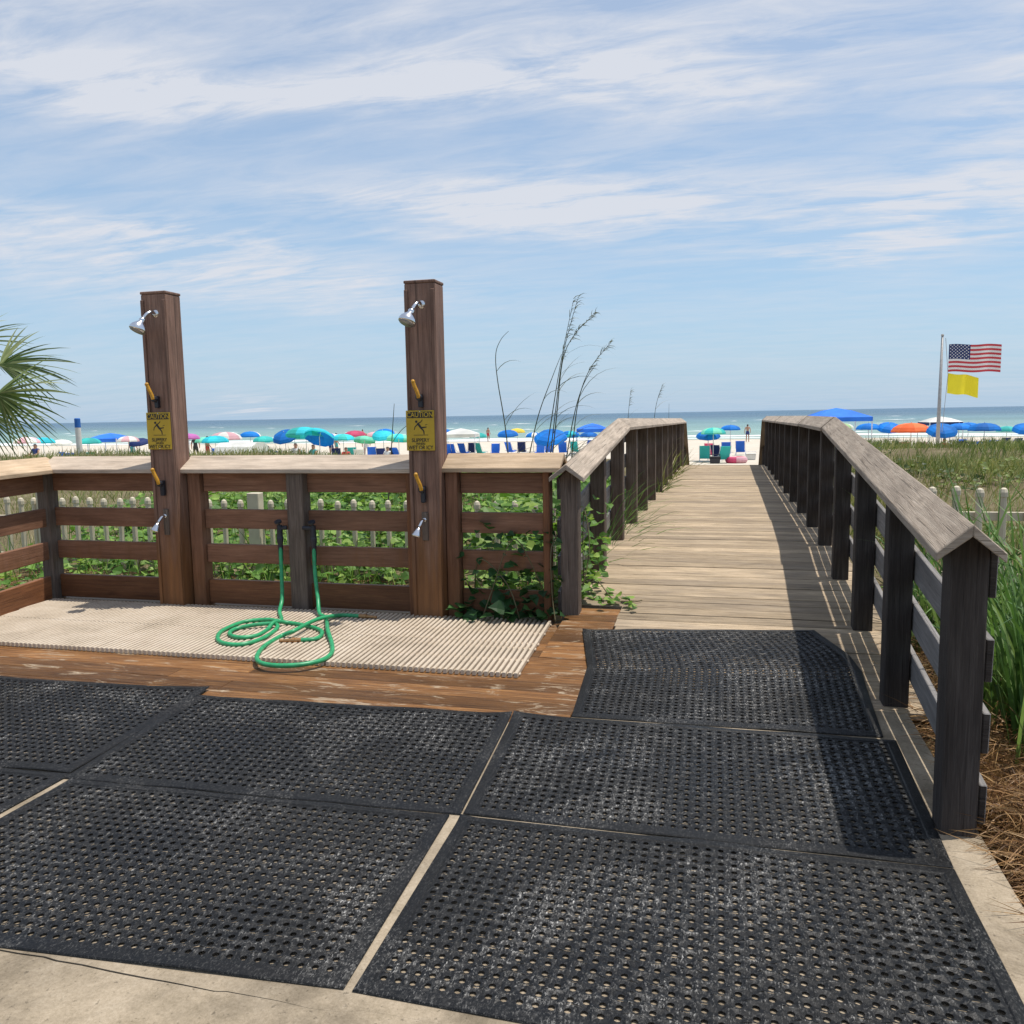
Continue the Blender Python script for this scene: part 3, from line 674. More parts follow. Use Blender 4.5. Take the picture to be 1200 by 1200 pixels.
# caution signs
def text_mesh(name, body, size, mat, parent, loc, wscale=1.0, rotx=R(90)):
    cu = bpy.data.curves.new(name, 'FONT'); cu.body = body; cu.size = size; cu.align_x = 'CENTER'; cu.align_y = 'CENTER'; cu.extrude = 0.0004; cu.offset = size * 0.012
    tmp = bpy.data.objects.new(name, cu); col.objects.link(tmp); bpy.context.view_layer.update()
    me = bpy.data.meshes.new_from_object(tmp.evaluated_get(bpy.context.evaluated_depsgraph_get()))
    bpy.data.objects.remove(tmp); me.materials.clear(); me.materials.append(mat)
    o = bpy.data.objects.new(name, me); col.objects.link(o); o.parent = parent
    o.location = loc; o.rotation_euler = (rotx, 0, 0); o.scale = (wscale, 1, 1); return o
def caution_sign(x, z, label):
    w, h = 0.196, 0.262
    s = thing('caution_sign', label, 'sign', (x, 5.185, z), 'yellow caution signs on the shower posts')
    o = MB(); o.beam((x, 5.1845, z - h / 2), (x, 5.1845, z + h / 2), w, 0.003, (0, 1, 0)); o.build('sign_plate', M_SIGN, s, bevel=0.001)
    o = MB(); o.beam((x - w * 0.45, 5.1818, z + h * 0.39), (x + w * 0.45, 5.1818, z + h * 0.39), 0.0016, h * 0.155); o.build('header_band', M_INK, s)
    y = -0.0046
    text_mesh('header_lettering', 'CAUTION', 0.045, M_SIGN, s, (0, y, h * 0.388), 0.90)
    text_mesh('lettering', 'SLIPPERY', 0.034, M_INK, s, (0, y + 0.0015, -h * 0.245), 0.92)
    text_mesh('lettering', 'WHEN', 0.022, M_INK, s, (0, y + 0.0015, -h * 0.335), 0.95)
    text_mesh('lettering', 'WET OR ICY', 0.036, M_INK, s, (0, y + 0.0015, -h * 0.43), 0.84)
    g_ = MB(); cx, cz = x + 0.004, z + h * 0.07       # slipping man
    def stroke(a, b_, w0, w1):
        a = Vector((cx + a[0], 5.1822, cz + a[1])); b_ = Vector((cx + b_[0], 5.1822, cz + b_[1])); g_.beam(a, b_, w0, 0.0015, (0, 1, 0), taper=w1 / w0)
    g_.lathe([(0, 0.0085), (0.0015, 0.0085)], (cx - 0.030, 5.183, cz + 0.040), (0, -1, 0), 12)
    stroke((-0.022, 0.030), (0.004, -0.004), 0.015, 0.013); stroke((0.002, 0.0), (0.040, 0.004), 0.010, 0.006)
    stroke((0.004, -0.004), (0.020, -0.022), 0.010, 0.008); stroke((0.020, -0.022), (0.022, -0.044), 0.008, 0.006)
    stroke((-0.020, 0.026), (0.002, 0.038), 0.007, 0.005); stroke((0.002, 0.038), (0.012, 0.052), 0.005, 0.004)
    stroke((-0.020, 0.024), (-0.040, 0.006), 0.007, 0.005); stroke((-0.040, 0.006), (-0.046, -0.014), 0.005, 0.004)
    stroke((-0.050, -0.048), (0.050, -0.048), 0.003, 0.003); stroke((0.030, 0.016), (0.046, 0.022), 0.003, 0.003)
    g_.build('pictogram', M_INK, s)
    for sz in (-1, 1):
        b_ = MB(); b_.lathe([(0, 0.004), (0.002, 0.003)], (x + 0.0, 5.183, z + sz * h * 0.475), (0, -1, 0), 8); b_.build('screw', M_CHROME, s)
sx = on_y(187, 505, 5.19); caution_sign(sx.x, sx.z, 'yellow caution sign with a slipping figure on the left shower post')
sx = on_y(493, 504.5, 5.19); caution_sign(sx.x, sx.z, 'yellow caution sign with a slipping figure on the right shower post')

# ------------------------------------------------------------------ spigots and hoses
def spigot(x, z, label):
    t = thing('hose_spigot', label, 'spigot', (x, 5.25, z), 'black spigots on the middle fence post')
    sgn = 1 if x > -2.93 else -1
    o = MB(); px = -2.93 + sgn * 0.064
    o.tube([(px, 5.26, z), (x, 5.25, z)], 0.016, 10); o.lathe([(0.02, 0.018), (-0.02, 0.02), (-0.06, 0.021), (-0.075, 0.024), (-0.10, 0.022)], (x, 5.25, z), (0, 0, 1), 12)
    bo = o.build('tap_body', M_BLACK, t, smooth=False)
    h = MB(); h.lathe([(0, 0.008), (0.03, 0.008), (0.032, 0.026), (0.044, 0.026)], (x, 5.25, z + 0.01), (0, -0.5, 1), 10); h.build('tap_handle', M_BLACK, t)
spigot(-3.045, 0.60, 'black hose spigot left of the dark middle fence post')
spigot(-2.785, 0.60, 'black hose spigot right of the dark middle fence post')
def gp(u, v, z=0.037): q = on_ground(u, v, z); return (q.x, q.y, z)
def hose(label, drop, path, lift=()):
    t = thing('garden_hose', label, 'garden hose', (path[0][0], path[0][1], 0.0), 'green garden hoses')
    m_ = MB(); P = spline(drop + path, 10); m_.tube(P, 0.0132, 12); m_.build('tube', M_HOSE, t, smooth=True)
    e, d = P[-1], (P[-1] - P[-4]).normalized(); d.z = 0
    n = MB(); n.lathe([(-0.005, 0.0145), (0.03, 0.0155), (0.032, 0.018), (0.05, 0.018), (0.052, 0.012), (0.10, 0.009), (0.12, 0.011), (0.125, 0.007)], e, d, 12); n.build('brass_nozzle', M_BRASS, t)
    q, dd = Vector(drop[0]), Vector((0, 0, 1))
    n = MB(); n.lathe([(-0.13, 0.014), (-0.12, 0.016), (-0.01, 0.018), (0.0, 0.020), (0.02, 0.020)], q, dd, 12); n.build('coupling', M_BLACK, t)
hz = 0.038
hose('green garden hose wound in two flat loops on the beige mat', [(-3.045, 5.25, 0.49), (-3.03, 5.22, 0.30), (-3.0, 5.16, 0.12), (-2.96, 5.05, 0.05)],
     [gp(329, 727), gp(312, 726, .040), gp(285, 729), gp(261, 739), gp(255, 748), gp(263, 754), gp(285, 755), gp(308, 748), gp(324, 737), gp(322, 731, .05), gp(300, 732, .05), gp(276, 737), gp(269, 743), gp(280, 747, .040), gp(300, 745), gp(313, 738), gp(322, 729, .062), gp(340, 730, .04), gp(362, 734), gp(376, 739), gp(376, 745), gp(368, 749), gp(352, 750)])
hose('green garden hose thrown in one long narrow loop on the beige mat', [(-2.785, 5.25, 0.49), (-2.77, 5.22, 0.30), (-2.72, 5.15, 0.13), (-2.66, 5.05, 0.05)],
     [gp(382, 724), gp(384, 738, .055), gp(389, 755), gp(388, 766), gp(376, 774), gp(352, 779), gp(325, 780), gp(306, 777), gp(301, 770), gp(309, 758), gp(328, 746), gp(345, 739, .066), gp(362, 730, .066), gp(378, 724, .065), gp(400, 721, .04), gp(422, 722)])

# ------------------------------------------------------------------ boardwalk railings
RZ = [(0.92, 0.775), (0.648, 0.507), (0.41, 0.275), (0.175, 0.04)]
def railing(side, label):
    t = thing('boardwalk_railing', label, 'railing', (side * 0.85, 2.8 if side > 0 else 5.3, 0), 'gable capped boardwalk railings')
    if side > 0:
        ridge = lambda y: interp(y, [(2.68, 1.015), (7.0, 1.305), (9.5, 1.30), (DECK_END, 1.245), (DECK_END + 2.3, -0.15)])
        xin = lambda y: interp(y, [(2.8, 0.676), (5.24, 0.745), (7.6, 0.79), (9.0, 0.80), (30, 0.80)])
        y = 2.80; ystart = 2.70
    else:
        ridge = lambda y: interp(y, [(5.2, 1.045), (7.85, 1.315), (DECK_END, 1.225), (DECK_END + 2.3, -0.18)])
        xin = lambda y: -0.925
        y = 5.30; ystart = 5.20
    ys_ = []; w = 0.108 if side > 0 else 0.115
    while y < DECK_END - 0.2: ys_.append(y); y += 1.215
    ys_ += [DECK_END - 0.12, DECK_END + 1.0, DECK_END + 2.1]
    for i, yy in enumerate(ys_):
        xc = xin(yy) + side * w / 2; zt = ridge(yy + w / 2) - 0.075
        flo = floor_z(yy) if yy <= DECK_END else ridge(yy) - 1.1
        o = MB(); zb = -0.02 if flo < 0.005 else flo - (0.16 if yy < DECK_END else 0.4)
        # top cut to the gable
        z_ = ridge(yy + w / 2) - 0.040
        o.prism([(-w / 2, zb), (w / 2, zb), (w / 2, z_ - 0.062), (0, z_), (-w / 2, z_ - 0.062)], (xc, yy + w, 0), (xc, yy, 0), (1, 0, 0), (0, 0, 1), gz=True)
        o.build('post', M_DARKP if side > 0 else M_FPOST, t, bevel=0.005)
    for i in range(len(ys_) - 1):
        ya, yb = ys_[i] + (0.0 if i else 0.01), ys_[i + 1]
        ridge0 = 1.03
        for (z1, z0) in RZ:
            da, db = ridge(ya + 0.05) - ridge0, ridge(yb + 0.05) - ridge0
            xa, xb2 = xin(ya) + side * (w + 0.015), xin(yb) + side * (w + 0.015)
            e = 0.003
            o = MB(); o.beam((xa, ya + e, (z0 + z1) / 2 + da), (xb2, yb - e if i < len(ys_) - 2 else yb + 0.1, (z0 + z1) / 2 + db), 0.022, z1 - z0, end_mi=1); o.build('rail', [M_GREYR, M_DARKP], t, bevel=0.003)  # dark rail ends: end grain, plus their shade put into the colour
    # gabled cap in straight lengths
    br = [ystart, 7.0, 9.5, 14.0, DECK_END, DECK_END + 2.3] if side > 0 else [ystart, 7.85, 13.0, DECK_END, DECK_END + 2.3]
    for ya, yb in zip(br, br[1:]):
        for sg in (-1, 1):
            o = MB(); n = max(1, int((yb - ya) / 1.3)); 
            xa, xb2 = xin(ya) + side * w / 2 - (0.022 if side > 0 else 0), xin(yb) + side * w / 2 - (0.012 if side > 0 else 0)
            d = Vector((xb2 - xa, yb - ya, ridge(yb) - ridge(ya))).normalized(); sd = Vector((1, 0, 0))
            gable(o, (xa, ya, ridge(ya)), (xb2, yb, ridge(yb)), sd, (0.098 if sg < 0 else 0.094) if side > 0 else 0.112, 0.085, 0.03, sgn=sg); o.build('cap', M_CAPR, t, bevel=0.003)
    return t
railing(1, 'right hand boardwalk railing of dark posts casting its shade on the deck')
railing(-1, 'left hand boardwalk railing overgrown with vines and grass at its foot')

# ------------------------------------------------------------------ picket fences
def picket_fence(xa, xb_, ztop, zbot, Y, label, posts, pitch=0.173, r=0.031):
    t = thing('picket_fence', label, 'fence', ((xa + xb_) / 2, Y, zbot), 'off white picket fences')
    n = int((xb_ - xa) / pitch)
    for i in range(n + 1):
        x = xa + i * pitch
        if any(abs(x - q) < 0.11 for q in posts): continue
        dz = random.uniform(-0.012, 0.012)
        o = MB(); z1 = ztop + dz
        o.lathe([(0, r * 0.8), (z1 - zbot - 0.075, r * 0.8), (z1 - zbot - 0.07, r), (z1 - zbot - 0.035, r), (z1 - zbot - 0.01, r * 0.72), (z1 - zbot, r * 0.25)], (x, Y, zbot), (random.uniform(-.012, .012), random.uniform(-.01, .01), 1), 8)
        o.build('picket', M_PICK, t, smooth=False)
    for zr in (ztop - 0.235, zbot + 0.14):
        o = MB(); o.beam((xa - 0.1, Y + 0.045, zr), (xb_ + 0.1, Y + 0.045, zr), 0.03, 0.07); o.build('rail', M_PICK, t, bevel=0.003)
    for q in posts:
        o = MB(); o.beam((q, Y + 0.01, zbot - 0.1), (q, Y + 0.01, ztop + 0.06), 0.125, 0.1, (0, 1, 0)); o.build('fence_post', M_PICK, t, bevel=0.006)
picket_fence(-8.4, -1.35, 0.595, -0.18, 7.2, 'off white picket fence in the leaves behind the shower fence', [-4.43, -6.9])
picket_fence(1.40, 4.8, 0.74, -0.12, 7.2, 'off white round topped picket fence in the grass right of the boardwalk', [4.3], r=0.034)

# ------------------------------------------------------------------ vegetation
def rnd_dir(zmin=0.2):
    a = random.uniform(0, 2 * math.pi); z = random.uniform(zmin, 1); return Vector((math.cos(a), math.sin(a), z)).normalized()
random.seed(21)
cover_extra = MB(); cover = MB()                                   # broad leaves carpeting the ground behind the fence
def add_leaf(mb, x, y, z, s=0.09, zmin=-0.1, tint=None):
    a = random.uniform(0, 2 * math.pi); d = Vector((math.cos(a), math.sin(a), random.uniform(zmin, 0.5)))
    nrm = Vector((random.uniform(-.6, .6) + 0.15, random.uniform(-.9, .3), 1)).normalized(); ln = s * random.uniform(0.7, 1.35)
    mb.leaf((x, y, z), d, nrm, ln, ln * random.uniform(0.75, 1.0), random.random() ** 1.2 if tint is None else tint)
for i in range(13000):
    x = random.uniform(-7.5, -1.15); y = 5.55 + 8.5 * random.random() ** 1.3
    dens = 0.5 + 0.5 * math.sin(x * 1.7 + 1.3) * math.cos(y * 1.1 + x * 0.6)
    if random.random() > 0.30 + 0.85 * dens: continue
    if y < 6.6 and random.random() < 0.6: continue
    hgt = (0.12 if y < 6.4 else 0.34) * (0.4 + 0.9 * dens)
    if x > -2.6: hgt *= 1.5
    add_leaf(cover, x, y, ground_z(x, y) + random.uniform(0.0, hgt), 0.085 if y < 8 else 0.11)
for i in range(2500):                           # thin grass through it
    x = random.uniform(-7.5, -1.1); y = random.uniform(6.2, 14)
    cover.blade((x, y, ground_z(x, y)), (random.uniform(-.35, .35), random.uniform(-.35, .35), 1), random.uniform(0.25, 0.62), 0.012, 0.7, 3, random.random())
stuff(cover.build('ground_cover', M_VINE), 'bright green broad leaved creeper covering the ground behind the shower fence', 'ground cover')
for i in range(420):                            # taller creeper behind the panel by the boardwalk
    add_leaf(cover_extra, random.uniform(-1.78, -1.12), random.uniform(5.42, 6.6), random.uniform(-0.1, 0.74), random.choice((0.06, 0.09, 0.11)), -0.4)
stuff(cover_extra.build('ground_cover', M_VINE), 'sunlit heap of creeper behind the fence panel beside the boardwalk', 'ground cover')
# dry leaf litter at the fence foot
lit = MB()
for i in range(9000):
    x = 0.87 + abs(random.gauss(0, 0.26)); y = random.gauss(2.95, 0.42)
    if y < 2.1: continue
    pile = 0.16 * math.exp(-((x - 1.0) / 0.28) ** 2) * (0.6 + 0.4 * math.sin(y * 7))
    a = random.uniform(0, 6.283)
    lit.blade((x, y, ground_z(x, y) + random.uniform(0.0, 1) * pile), (math.cos(a), math.sin(a), random.uniform(-0.15, 0.6)), random.uniform(0.08, 0.22), 0.0045, random.uniform(0.2, 1.3), 4, random.random())
for i in range(6000):
    x = random.uniform(-7, -1.0); y = random.uniform(5.45, 7.1)
    lit.blade((x, y, ground_z(x, y) + random.uniform(0.005, 0.05)), (random.uniform(-1, 1), random.uniform(-1, 1), random.uniform(-0.05, 0.25)), random.uniform(0.08, 0.2), 0.006, 0.3, 2, random.random())
for i in range(15000):
    x = 0.83 + 1.7 * random.random() ** 1.4; y = random.uniform(1.2, 5.5)
    e = 0.03 * math.sin(y * 9) + 0.03 * math.sin(y * 23)
    if x < 0.86 + e: continue
    lit.blade((x, y, ground_z(x, y) + random.uniform(0.0, 0.06 + 0.10 * random.random() * sstep(2.2, 3.0, y))), (random.uniform(-1, 1), random.uniform(-1, 1), random.uniform(-0.1, 0.35)), random.uniform(0.10, 0.24), 0.0042, random.uniform(0, 0.9), 3, random.random())
for i in range(70):
    lit.blade((random.uniform(0.80, 0.95), random.uniform(2.0, 2.75), 0.004), (random.uniform(-1, .4), random.uniform(-1, 1), 0.06), random.uniform(0.05, 0.14), 0.003, 0.1, 2, random.random())
stuff(lit.build('pine_straw', M_STRAW), 'rust brown pine straw and litter beside the railing and under the fence', 'pine straw')

def vine(name, label, leaves, stems, mat, group=None):
    t = thing(name, label, 'vine', stems[0][0], group)
    s_ = MB()
    for st in stems: s_.tube(spline(st, 6), 0.004, 5)
    s_.build('runners', M_STEM, t, smooth=True)
    lv = MB()
    for q in leaves: add_leaf(lv, *q)
    lv.build('foliage', mat, t)
random.seed(5)
lv = []
for i in range(120):                            # on the viewer's side of the right panel, in the shade
    x = random.uniform(-1.72, -1.05); z = 0.02 + 0.62 * random.random() ** 1.4
    if abs(math.sin(x * 9 + z * 4)) < 0.35 and random.random() < 0.75: continue
    lv.append((x, random.uniform(5.27, 5.335), z, random.choice((0.05, 0.075, 0.095)), -0.8))

for i in range(26): lv.append((random.uniform(-1.75, -0.95), random.uniform(5.12, 5.24), random.uniform(0.03, 0.10), 0.09, -0.1))
vine('creeping_vine', 'leafy vine, darkened for shade, hanging over the fence panel beside the boardwalk', lv,
     [[(-1.1, 5.5, -0.1), (-1.2, 5.3, 0.3), (-1.35, 5.26, 0.55), (-1.5, 5.25, 0.2), (-1.55, 5.2, 0.04)], [(-1.7, 5.5, 0), (-1.6, 5.3, 0.4), (-1.4, 5.27, 0.25), (-1.3, 5.2, 0.03)], [(-1.05, 5.45, 0.6), (-1.09, 5.24, 0.5), (-1.08, 5.2, 0.2), (-1.05, 5.15, 0.04)]], M_VINE_SHADE)
lv = []
for i in range(150):
    y = random.uniform(5.5, 6.4); lv.append((random.uniform(-1.10, -0.87), y, floor_z(y) + 0.62 * random.random() ** 1.3, 0.065, -0.3))
vine('creeping_vine', 'bright green vine climbing the first posts of the left railing', lv,
     [[(-1.0, 6.0, 0.0), (-0.98, 5.8, 0.4), (-0.95, 5.7, 0.7), (-0.9, 5.6, 0.45), (-0.93, 5.5, 0.2)]], M_VINE)
lv = []
for q in ((706, 702), (713, 705), (720, 706), (727, 709), (735, 711), (738, 706), (716, 698), (700, 690), (730, 704), (708, 712), (695, 700), (741, 713)):
    for k in range(2):
        w_ = on_ground(q[0] + random.uniform(-3, 3), q[1] + random.uniform(-3, 3), 0.07); lv.append((w_.x, w_.y, 0.075 + random.uniform(0, 0.03), 0.06, -0.1))
vine('creeping_vine', 'short vine runner trailing out over the boardwalk planks', lv,
     [[(-1.0, 5.9, 0.1), (-0.88, 5.75, 0.20), (-0.75, 5.65, 0.09), (-0.62, 5.62, 0.08), (-0.55, 5.66, 0.085)]], M_VINE)

# grass tufts growing through the left railing
def tuft(name, label, spots, n, ln, wd, droop, mat, cat='grass tuft', group=None, bias=0.0, lean=0.5):
    t = MB(); c0 = spots[0]
    for (x, y, z) in spots:
        for i in range(n):
            t.blade((x + random.gauss(0, 0.05), y + random.gauss(0, 0.05), z), (max(random.gauss(bias, lean), -0.15 if bias else -9), random.gauss(0, lean), 1), ln * random.uniform(0.5, 1.15), wd * random.uniform(0.6, 1.2), droop * random.uniform(0.4, 1.5), 5, random.random())
    o = t.build(name, mat); return tag(o, label, cat, group)
tuft('grass_tuft', 'tall arching grass pushing through the left railing beside the deck', [(-1.12, 7.0 + 0.28 * i, -0.1) for i in range(9)], 26, 1.05, 0.013, 1.6, M_GRASS)
tuft('grass_tuft', 'yellow green weeds on the left railing near the far end of the deck', [(-1.05, 12.5 + 0.35 * i, 0.0) for i in range(12)], 16, 0.85, 0.02, 1.4, M_DUNE)
tuft('grass_tuft', 'yellow green weeds at the foot of the last left railing post', [(-1.02, 18.3 + 0.22 * i, -0.2) for i in range(6)], 18, 0.85, 0.02, 1.4, M_DUNE)
tuft('grass_clump', 'lush dark green strappy grass clump right of the railing', [(1.20 + 0.28 * (i % 4) + random.uniform(-.1, .1), 4.05 + 0.42 * (i // 4) + random.uniform(-.12, .12), -0.1) for i in range(20)] + [(1.24 + 0.2 * (i % 4), 3.62 + 0.2 * (i // 4), -0.1) for i in range(8)], 50, 1.08, 0.024, 1.7, M_GRASS, 'ornamental grass', bias=0.12, lean=0.42)

# dune grass field
random.seed(11)
dg = MB()
def field(n, xr, yr, lmin, lmax, wd, dens=None, tb=0.0):
    for i in range(n):
        x = random.uniform(*xr); y = random.uniform(*yr)
        if dens and random.random() > dens(x, y): continue
        l = random.uniform(lmin, lmax)
        dg.blade((x, y, ground_z(x, y) - 0.01), (random.gauss(0.12, 0.38), random.gauss(0, 0.38), 1), l, wd * (0.7 + 0.03 * y), 0.9 * random.random(), 2 if y > 14 else 3, min(1, max(0, random.random() ** 1.1 + tb + 0.25 * math.sin(x * 0.9) * math.sin(y * 0.7))))
cl = lambda x, y: 0.10 + 0.9 * max(0, math.sin(x * 1.15 + 0.6 * math.sin(y * 0.7)) * math.cos(y * 0.55 + 0.8 * math.sin(x * 0.6)) + 0.35)
field(16000, (1.2, 8), (5.0, 12), 0.12, 0.36, 0.010, cl, 0.12)
field(24000, (1.3, 14), (11, 20), 0.15, 0.42, 0.013, cl, 0.1)
field(26000, (1.6, 26), (20, 33), 0.15, 0.45, 0.017, cl)
field(3500, (-26, -14), (20, 33), 0.15, 0.42, 0.017, None, 0.12)
field(5500, (-24, -1.5), (12, 26), 0.08, 0.24, 0.015, cl)
field(2500, (-34, -14), (30, 36), 0.12, 0.32, 0.02, None, 0.3)
field(7000, (-17, -4.5), (8, 18), 0.10, 0.34, 0.011, cl, 0.1)
field(7000, (-17, -4.5), (8, 20), 0.05, 0.16, 0.011, None, 0.25)
cl2 = lambda x, y: 0.35 + 0.65 * cl(x + 3, y + 2)
field(15000, (1.6, 30), (23, 37), 0.12, 0.36, 0.018, cl2, 0.05)
field(26000, (1.2, 15), (5.2, 20), 0.05, 0.16, 0.011, cl2, 0.32)
stuff(dg.build('dune_grass', M_DUNE), 'olive and straw coloured dune grass between the boardwalk and the beach', 'dune grass')

M_SCRUB = leafmat('dune_scrub_leaves', (0.035, 0.055, 0.018), (0.085, 0.125, 0.032), (0.20, 0.25, 0.06), 0.25)
sb = MB(); random.seed(17)
for i in range(60):
    y = random.uniform(8.5, 32); x = random.uniform(1.8, 4 + y * 0.75); r0 = random.uniform(0.35, 1.1); tb = random.uniform(-0.3, 0.45)
    for k in range(int(150 * r0)):
        a = random.uniform(0, 6.283); rr = r0 * math.sqrt(random.random()); xx, yy_ = x + rr * 1.5 * math.cos(a), y + rr * math.sin(a)
        add_leaf(sb, xx, yy_, ground_z(xx, yy_) + random.uniform(0, 0.30) * (1 - (rr / r0) ** 2), 0.085, 0.0, min(1, max(0, random.random() + tb)))
for i in range(14):
    y = random.uniform(22, 31); x = random.uniform(-22, -14); 
    for k in range(30): add_leaf(sb, x + random.gauss(0, .6), y + random.gauss(0, .5), ground_z(x, y) + random.uniform(0, 0.16), 0.08)
stuff(sb.build('dune_scrub', M_SCRUB), 'low olive green scrub patches spread over the dune', 'dune scrub')

# sea oats
random.seed(4)
def sea_oats(label, stalks, base):
    t = thing('sea_oats', label, 'sea oats', base, 'sea oats behind the fence')
    for pts, heavy in stalks:
        m_ = MB(); P = spline(pts, 8); n = len(P)
        m_.tube(P, 0.006, 5, radii=[lerp(0.0075, 0.0022, i / (n - 1)) for i in range(n)], tint=0.2)
        for k in range(5):
            i = random.randint(1, int(n * 0.5)); m_.blade(P[i], (random.uniform(0.2, 1), random.uniform(-.4, .4), 0.9), random.uniform(0.35, 0.75), 0.008, random.uniform(0.9, 1.9), 6, random.random())
        if heavy:
            for i in range(int(n * 0.66), n):
                for k in range(3):
                    m_.blade(P[i] + Vector((0, 0, random.uniform(-.02, .02))), (random.uniform(0.05, 0.9), random.uniform(-.5, .5), random.uniform(0.1, 1.1)), random.uniform(0.05, 0.14), 0.010, 1.6, 3, random.random())
        m_.build('stalk', M_OAT, t)
d = 9.5
A = lambda u, v, dd=d: at(u, v, dd)
sea_oats('single bent sea oat stalk standing left of the tall cluster', [([A(598, 560), A(592, 500), A(583, 445), A(581, 415), A(587, 398), A(596, 388)], False)], (A(598, 560).x, A(598, 560).y, -0.1))
sea_oats('tallest cluster of sea oat stalks rising beside the left railing', [([A(636, 560), A(648, 480), A(658, 420), A(672, 352)], True), ([A(642, 560), A(650, 490), A(660, 415), A(677, 350)], True), ([A(645, 560), A(653, 480), A(660, 420), A(675, 390), A(697, 368)], True), ([A(615, 560), A(630, 490), A(648, 440), A(658, 415)], False)], (A(640, 560).x, A(640, 560).y, -0.1))
sea_oats('lower pair of sea oat stalks leaning right beside the railing cap', [([A(668, 560), A(676, 480), A(690, 435), A(715, 402)], True), ([A(660, 560), A(672, 490), A(684, 450), A(700, 425)], False)], (A(665, 560).x, A(665, 560).y, -0.1))
A2 = lambda u, v: at(u, v, 17)
sea_oats('faint thin sea oats seen over the left railing cap', [([A2(733, 545), A2(736, 490), A2(739, 458)], True), ([A2(762, 545), A2(768, 480), A2(776, 452)], True), ([A2(783, 540), A2(784, 473)], False)], (A2(760, 545).x, A2(760, 545).y, -0.1))
A3 = lambda u, v: at(u, v, 8.0)
sea_oats('lone thin stalk in front of the sea left of the right shower', [([A3(455, 590), A3(459, 520), A3(462, 473)], False)], (A3(455, 590).x, A3(455, 590).y, -0.1))

# fan palm at the left edge
random.seed(9)
pc = Vector((-6.55, 5.75, 1.62))
palm = thing('palm_tree', 'fan palm leaning its green fronds in at the left edge', 'palm tree', (pc.x, pc.y, -0.1))
tk = MB(); tk.tube([(pc.x - 0.1, pc.y, -0.2), (pc.x - 0.07, pc.y, 0.5), (pc.x, pc.y, 1.1), (pc.x, pc.y, 1.6)], 0.15, 12, radii=[0.19, 0.16, 0.15, 0.11]); tk.build('trunk', M_TRUNK, palm, smooth=True)
def fan(hub, d, size, n=30, spread=R(68), hang=0.7):
    m_ = MB(); hub = Vector(hub); d = Vector(d).normalized()
    m_.tube(spline([pc, pc.lerp(hub, 0.5) + Vector((0, 0, 0.12)), hub], 5), 0.012, 6, tint=0.6)
    side = (d.cross(Vector((0, 1, 0))).normalized() + Vector((0, 0.55, 0))); side = (side - d * side.dot(d)).normalized(); up = side.cross(d).normalized()
    for i in range(n):
        a = lerp(-spread, spread, (i + 0.5) / n) + random.uniform(-.03, .03)
        v = d * math.cos(a) + side * math.sin(a) * 0.9 + up * random.uniform(-.06, .12)
        sd = (d * -math.sin(a) + side * math.cos(a)) + up * random.choice((-0.5, 0.5))
        m_.blade(hub, v, size * (0.72 + 0.28 * math.cos(a * 0.8)) * random.uniform(0.85, 1.08), 0.023, hang * random.uniform(0.5, 1.2), 6, random.random(), side=sd)
    m_.build('frond', M_PALM, palm)
P8 = lambda u, v, d_=8.0: at(u, v, d_)
fan(P8(0, 428, 7.9), P8(75, 432, 7.9) - P8(0, 428, 7.9) + Vector((0, 0, 0.12)), 0.56, n=26, hang=0.8)
fan(P8(-4, 462, 7.7), P8(75, 485, 7.7) - P8(-4, 462, 7.7) + Vector((0, 0, 0.02)), 0.57, n=22, hang=0.6)
fan(P8(-40, 402, 8.1), P8(30, 385, 8.1) - P8(-40, 402, 8.1), 0.5, n=16, hang=0.7)
fan(P8(-30, 478, 8.2), P8(40, 520, 8.2) - P8(-30, 478, 8.2), 0.55, hang=0.5)
for a in range(5):
    an = R(120 + 40 * a); hb = pc + Vector((0.6 * math.cos(an), 0.6 * math.sin(an), 0.35)); fan(hb, hb - pc, 0.6)

# ------------------------------------------------------------------ flags and poles
def beach_z(y): return ground_z(60 if y > 42 else 30, y)
fb = at(1099, 515, 45); ft = at(1103, 394, 45)
fp = thing('flagpole', 'tall grey flagpole standing where the dune meets the beach', 'flagpole', (fb.x, fb.y, -1.3))
o = MB(); o.tube([(fb.x, fb.y, -1.4), (fb.x, fb.y, 1.0), (fb.x + 0.02, fb.y, ft.z)], 0.1, 12, radii=[0.10, 0.085, 0.05]); o.build('pole', M_STEEL, fp, smooth=True)
o = MB(); o.ball((fb.x + 0.02, fb.y, ft.z + 0.04), 0.07, 8, 5); o.build('finial', M_STEEL, fp)
o = MB(); o.tube([(fb.x + 0.14, fb.y - 0.1, ft.z - 0.1), (fb.x + 0.3, fb.y - 0.1, 2.9), (fb.x + 0.14, fb.y - 0.1, 0.2)], 0.012, 5); o.build('halyard', M_STEEL, fp)
def cloth(colr, name): return plain(name, colr, 0.8, var=0.06, scale=2)
M_RED, M_WHT, M_BLU = cloth((0.55, 0.045, 0.06), 'flag_red'), cloth((0.78, 0.76, 0.74), 'flag_white'), cloth((0.015, 0.03, 0.13), 'flag_blue')
FX = Vector((math.cos(YAW * 0.5), math.sin(YAW * 0.5), 0))
def flag_surf(o, w, h, s, t, amp, ph, sag):
    k = s / w
    return o + FX * s * 0.985 + Vector((0, 1, 0)) * (amp * math.sin(ph + k * 8.5) * (0.25 + k)) + Vector((0, 0, 1)) * (t + sag * k * k + 0.03 * math.sin(k * 9 + ph))
us = MB(); W_, H_ = 2.38, 1.28; org = Vector((fb.x + 0.30, fb.y - 0.1, at(1110, 404, 45).z - H_))
NS, NTt = 40, 26
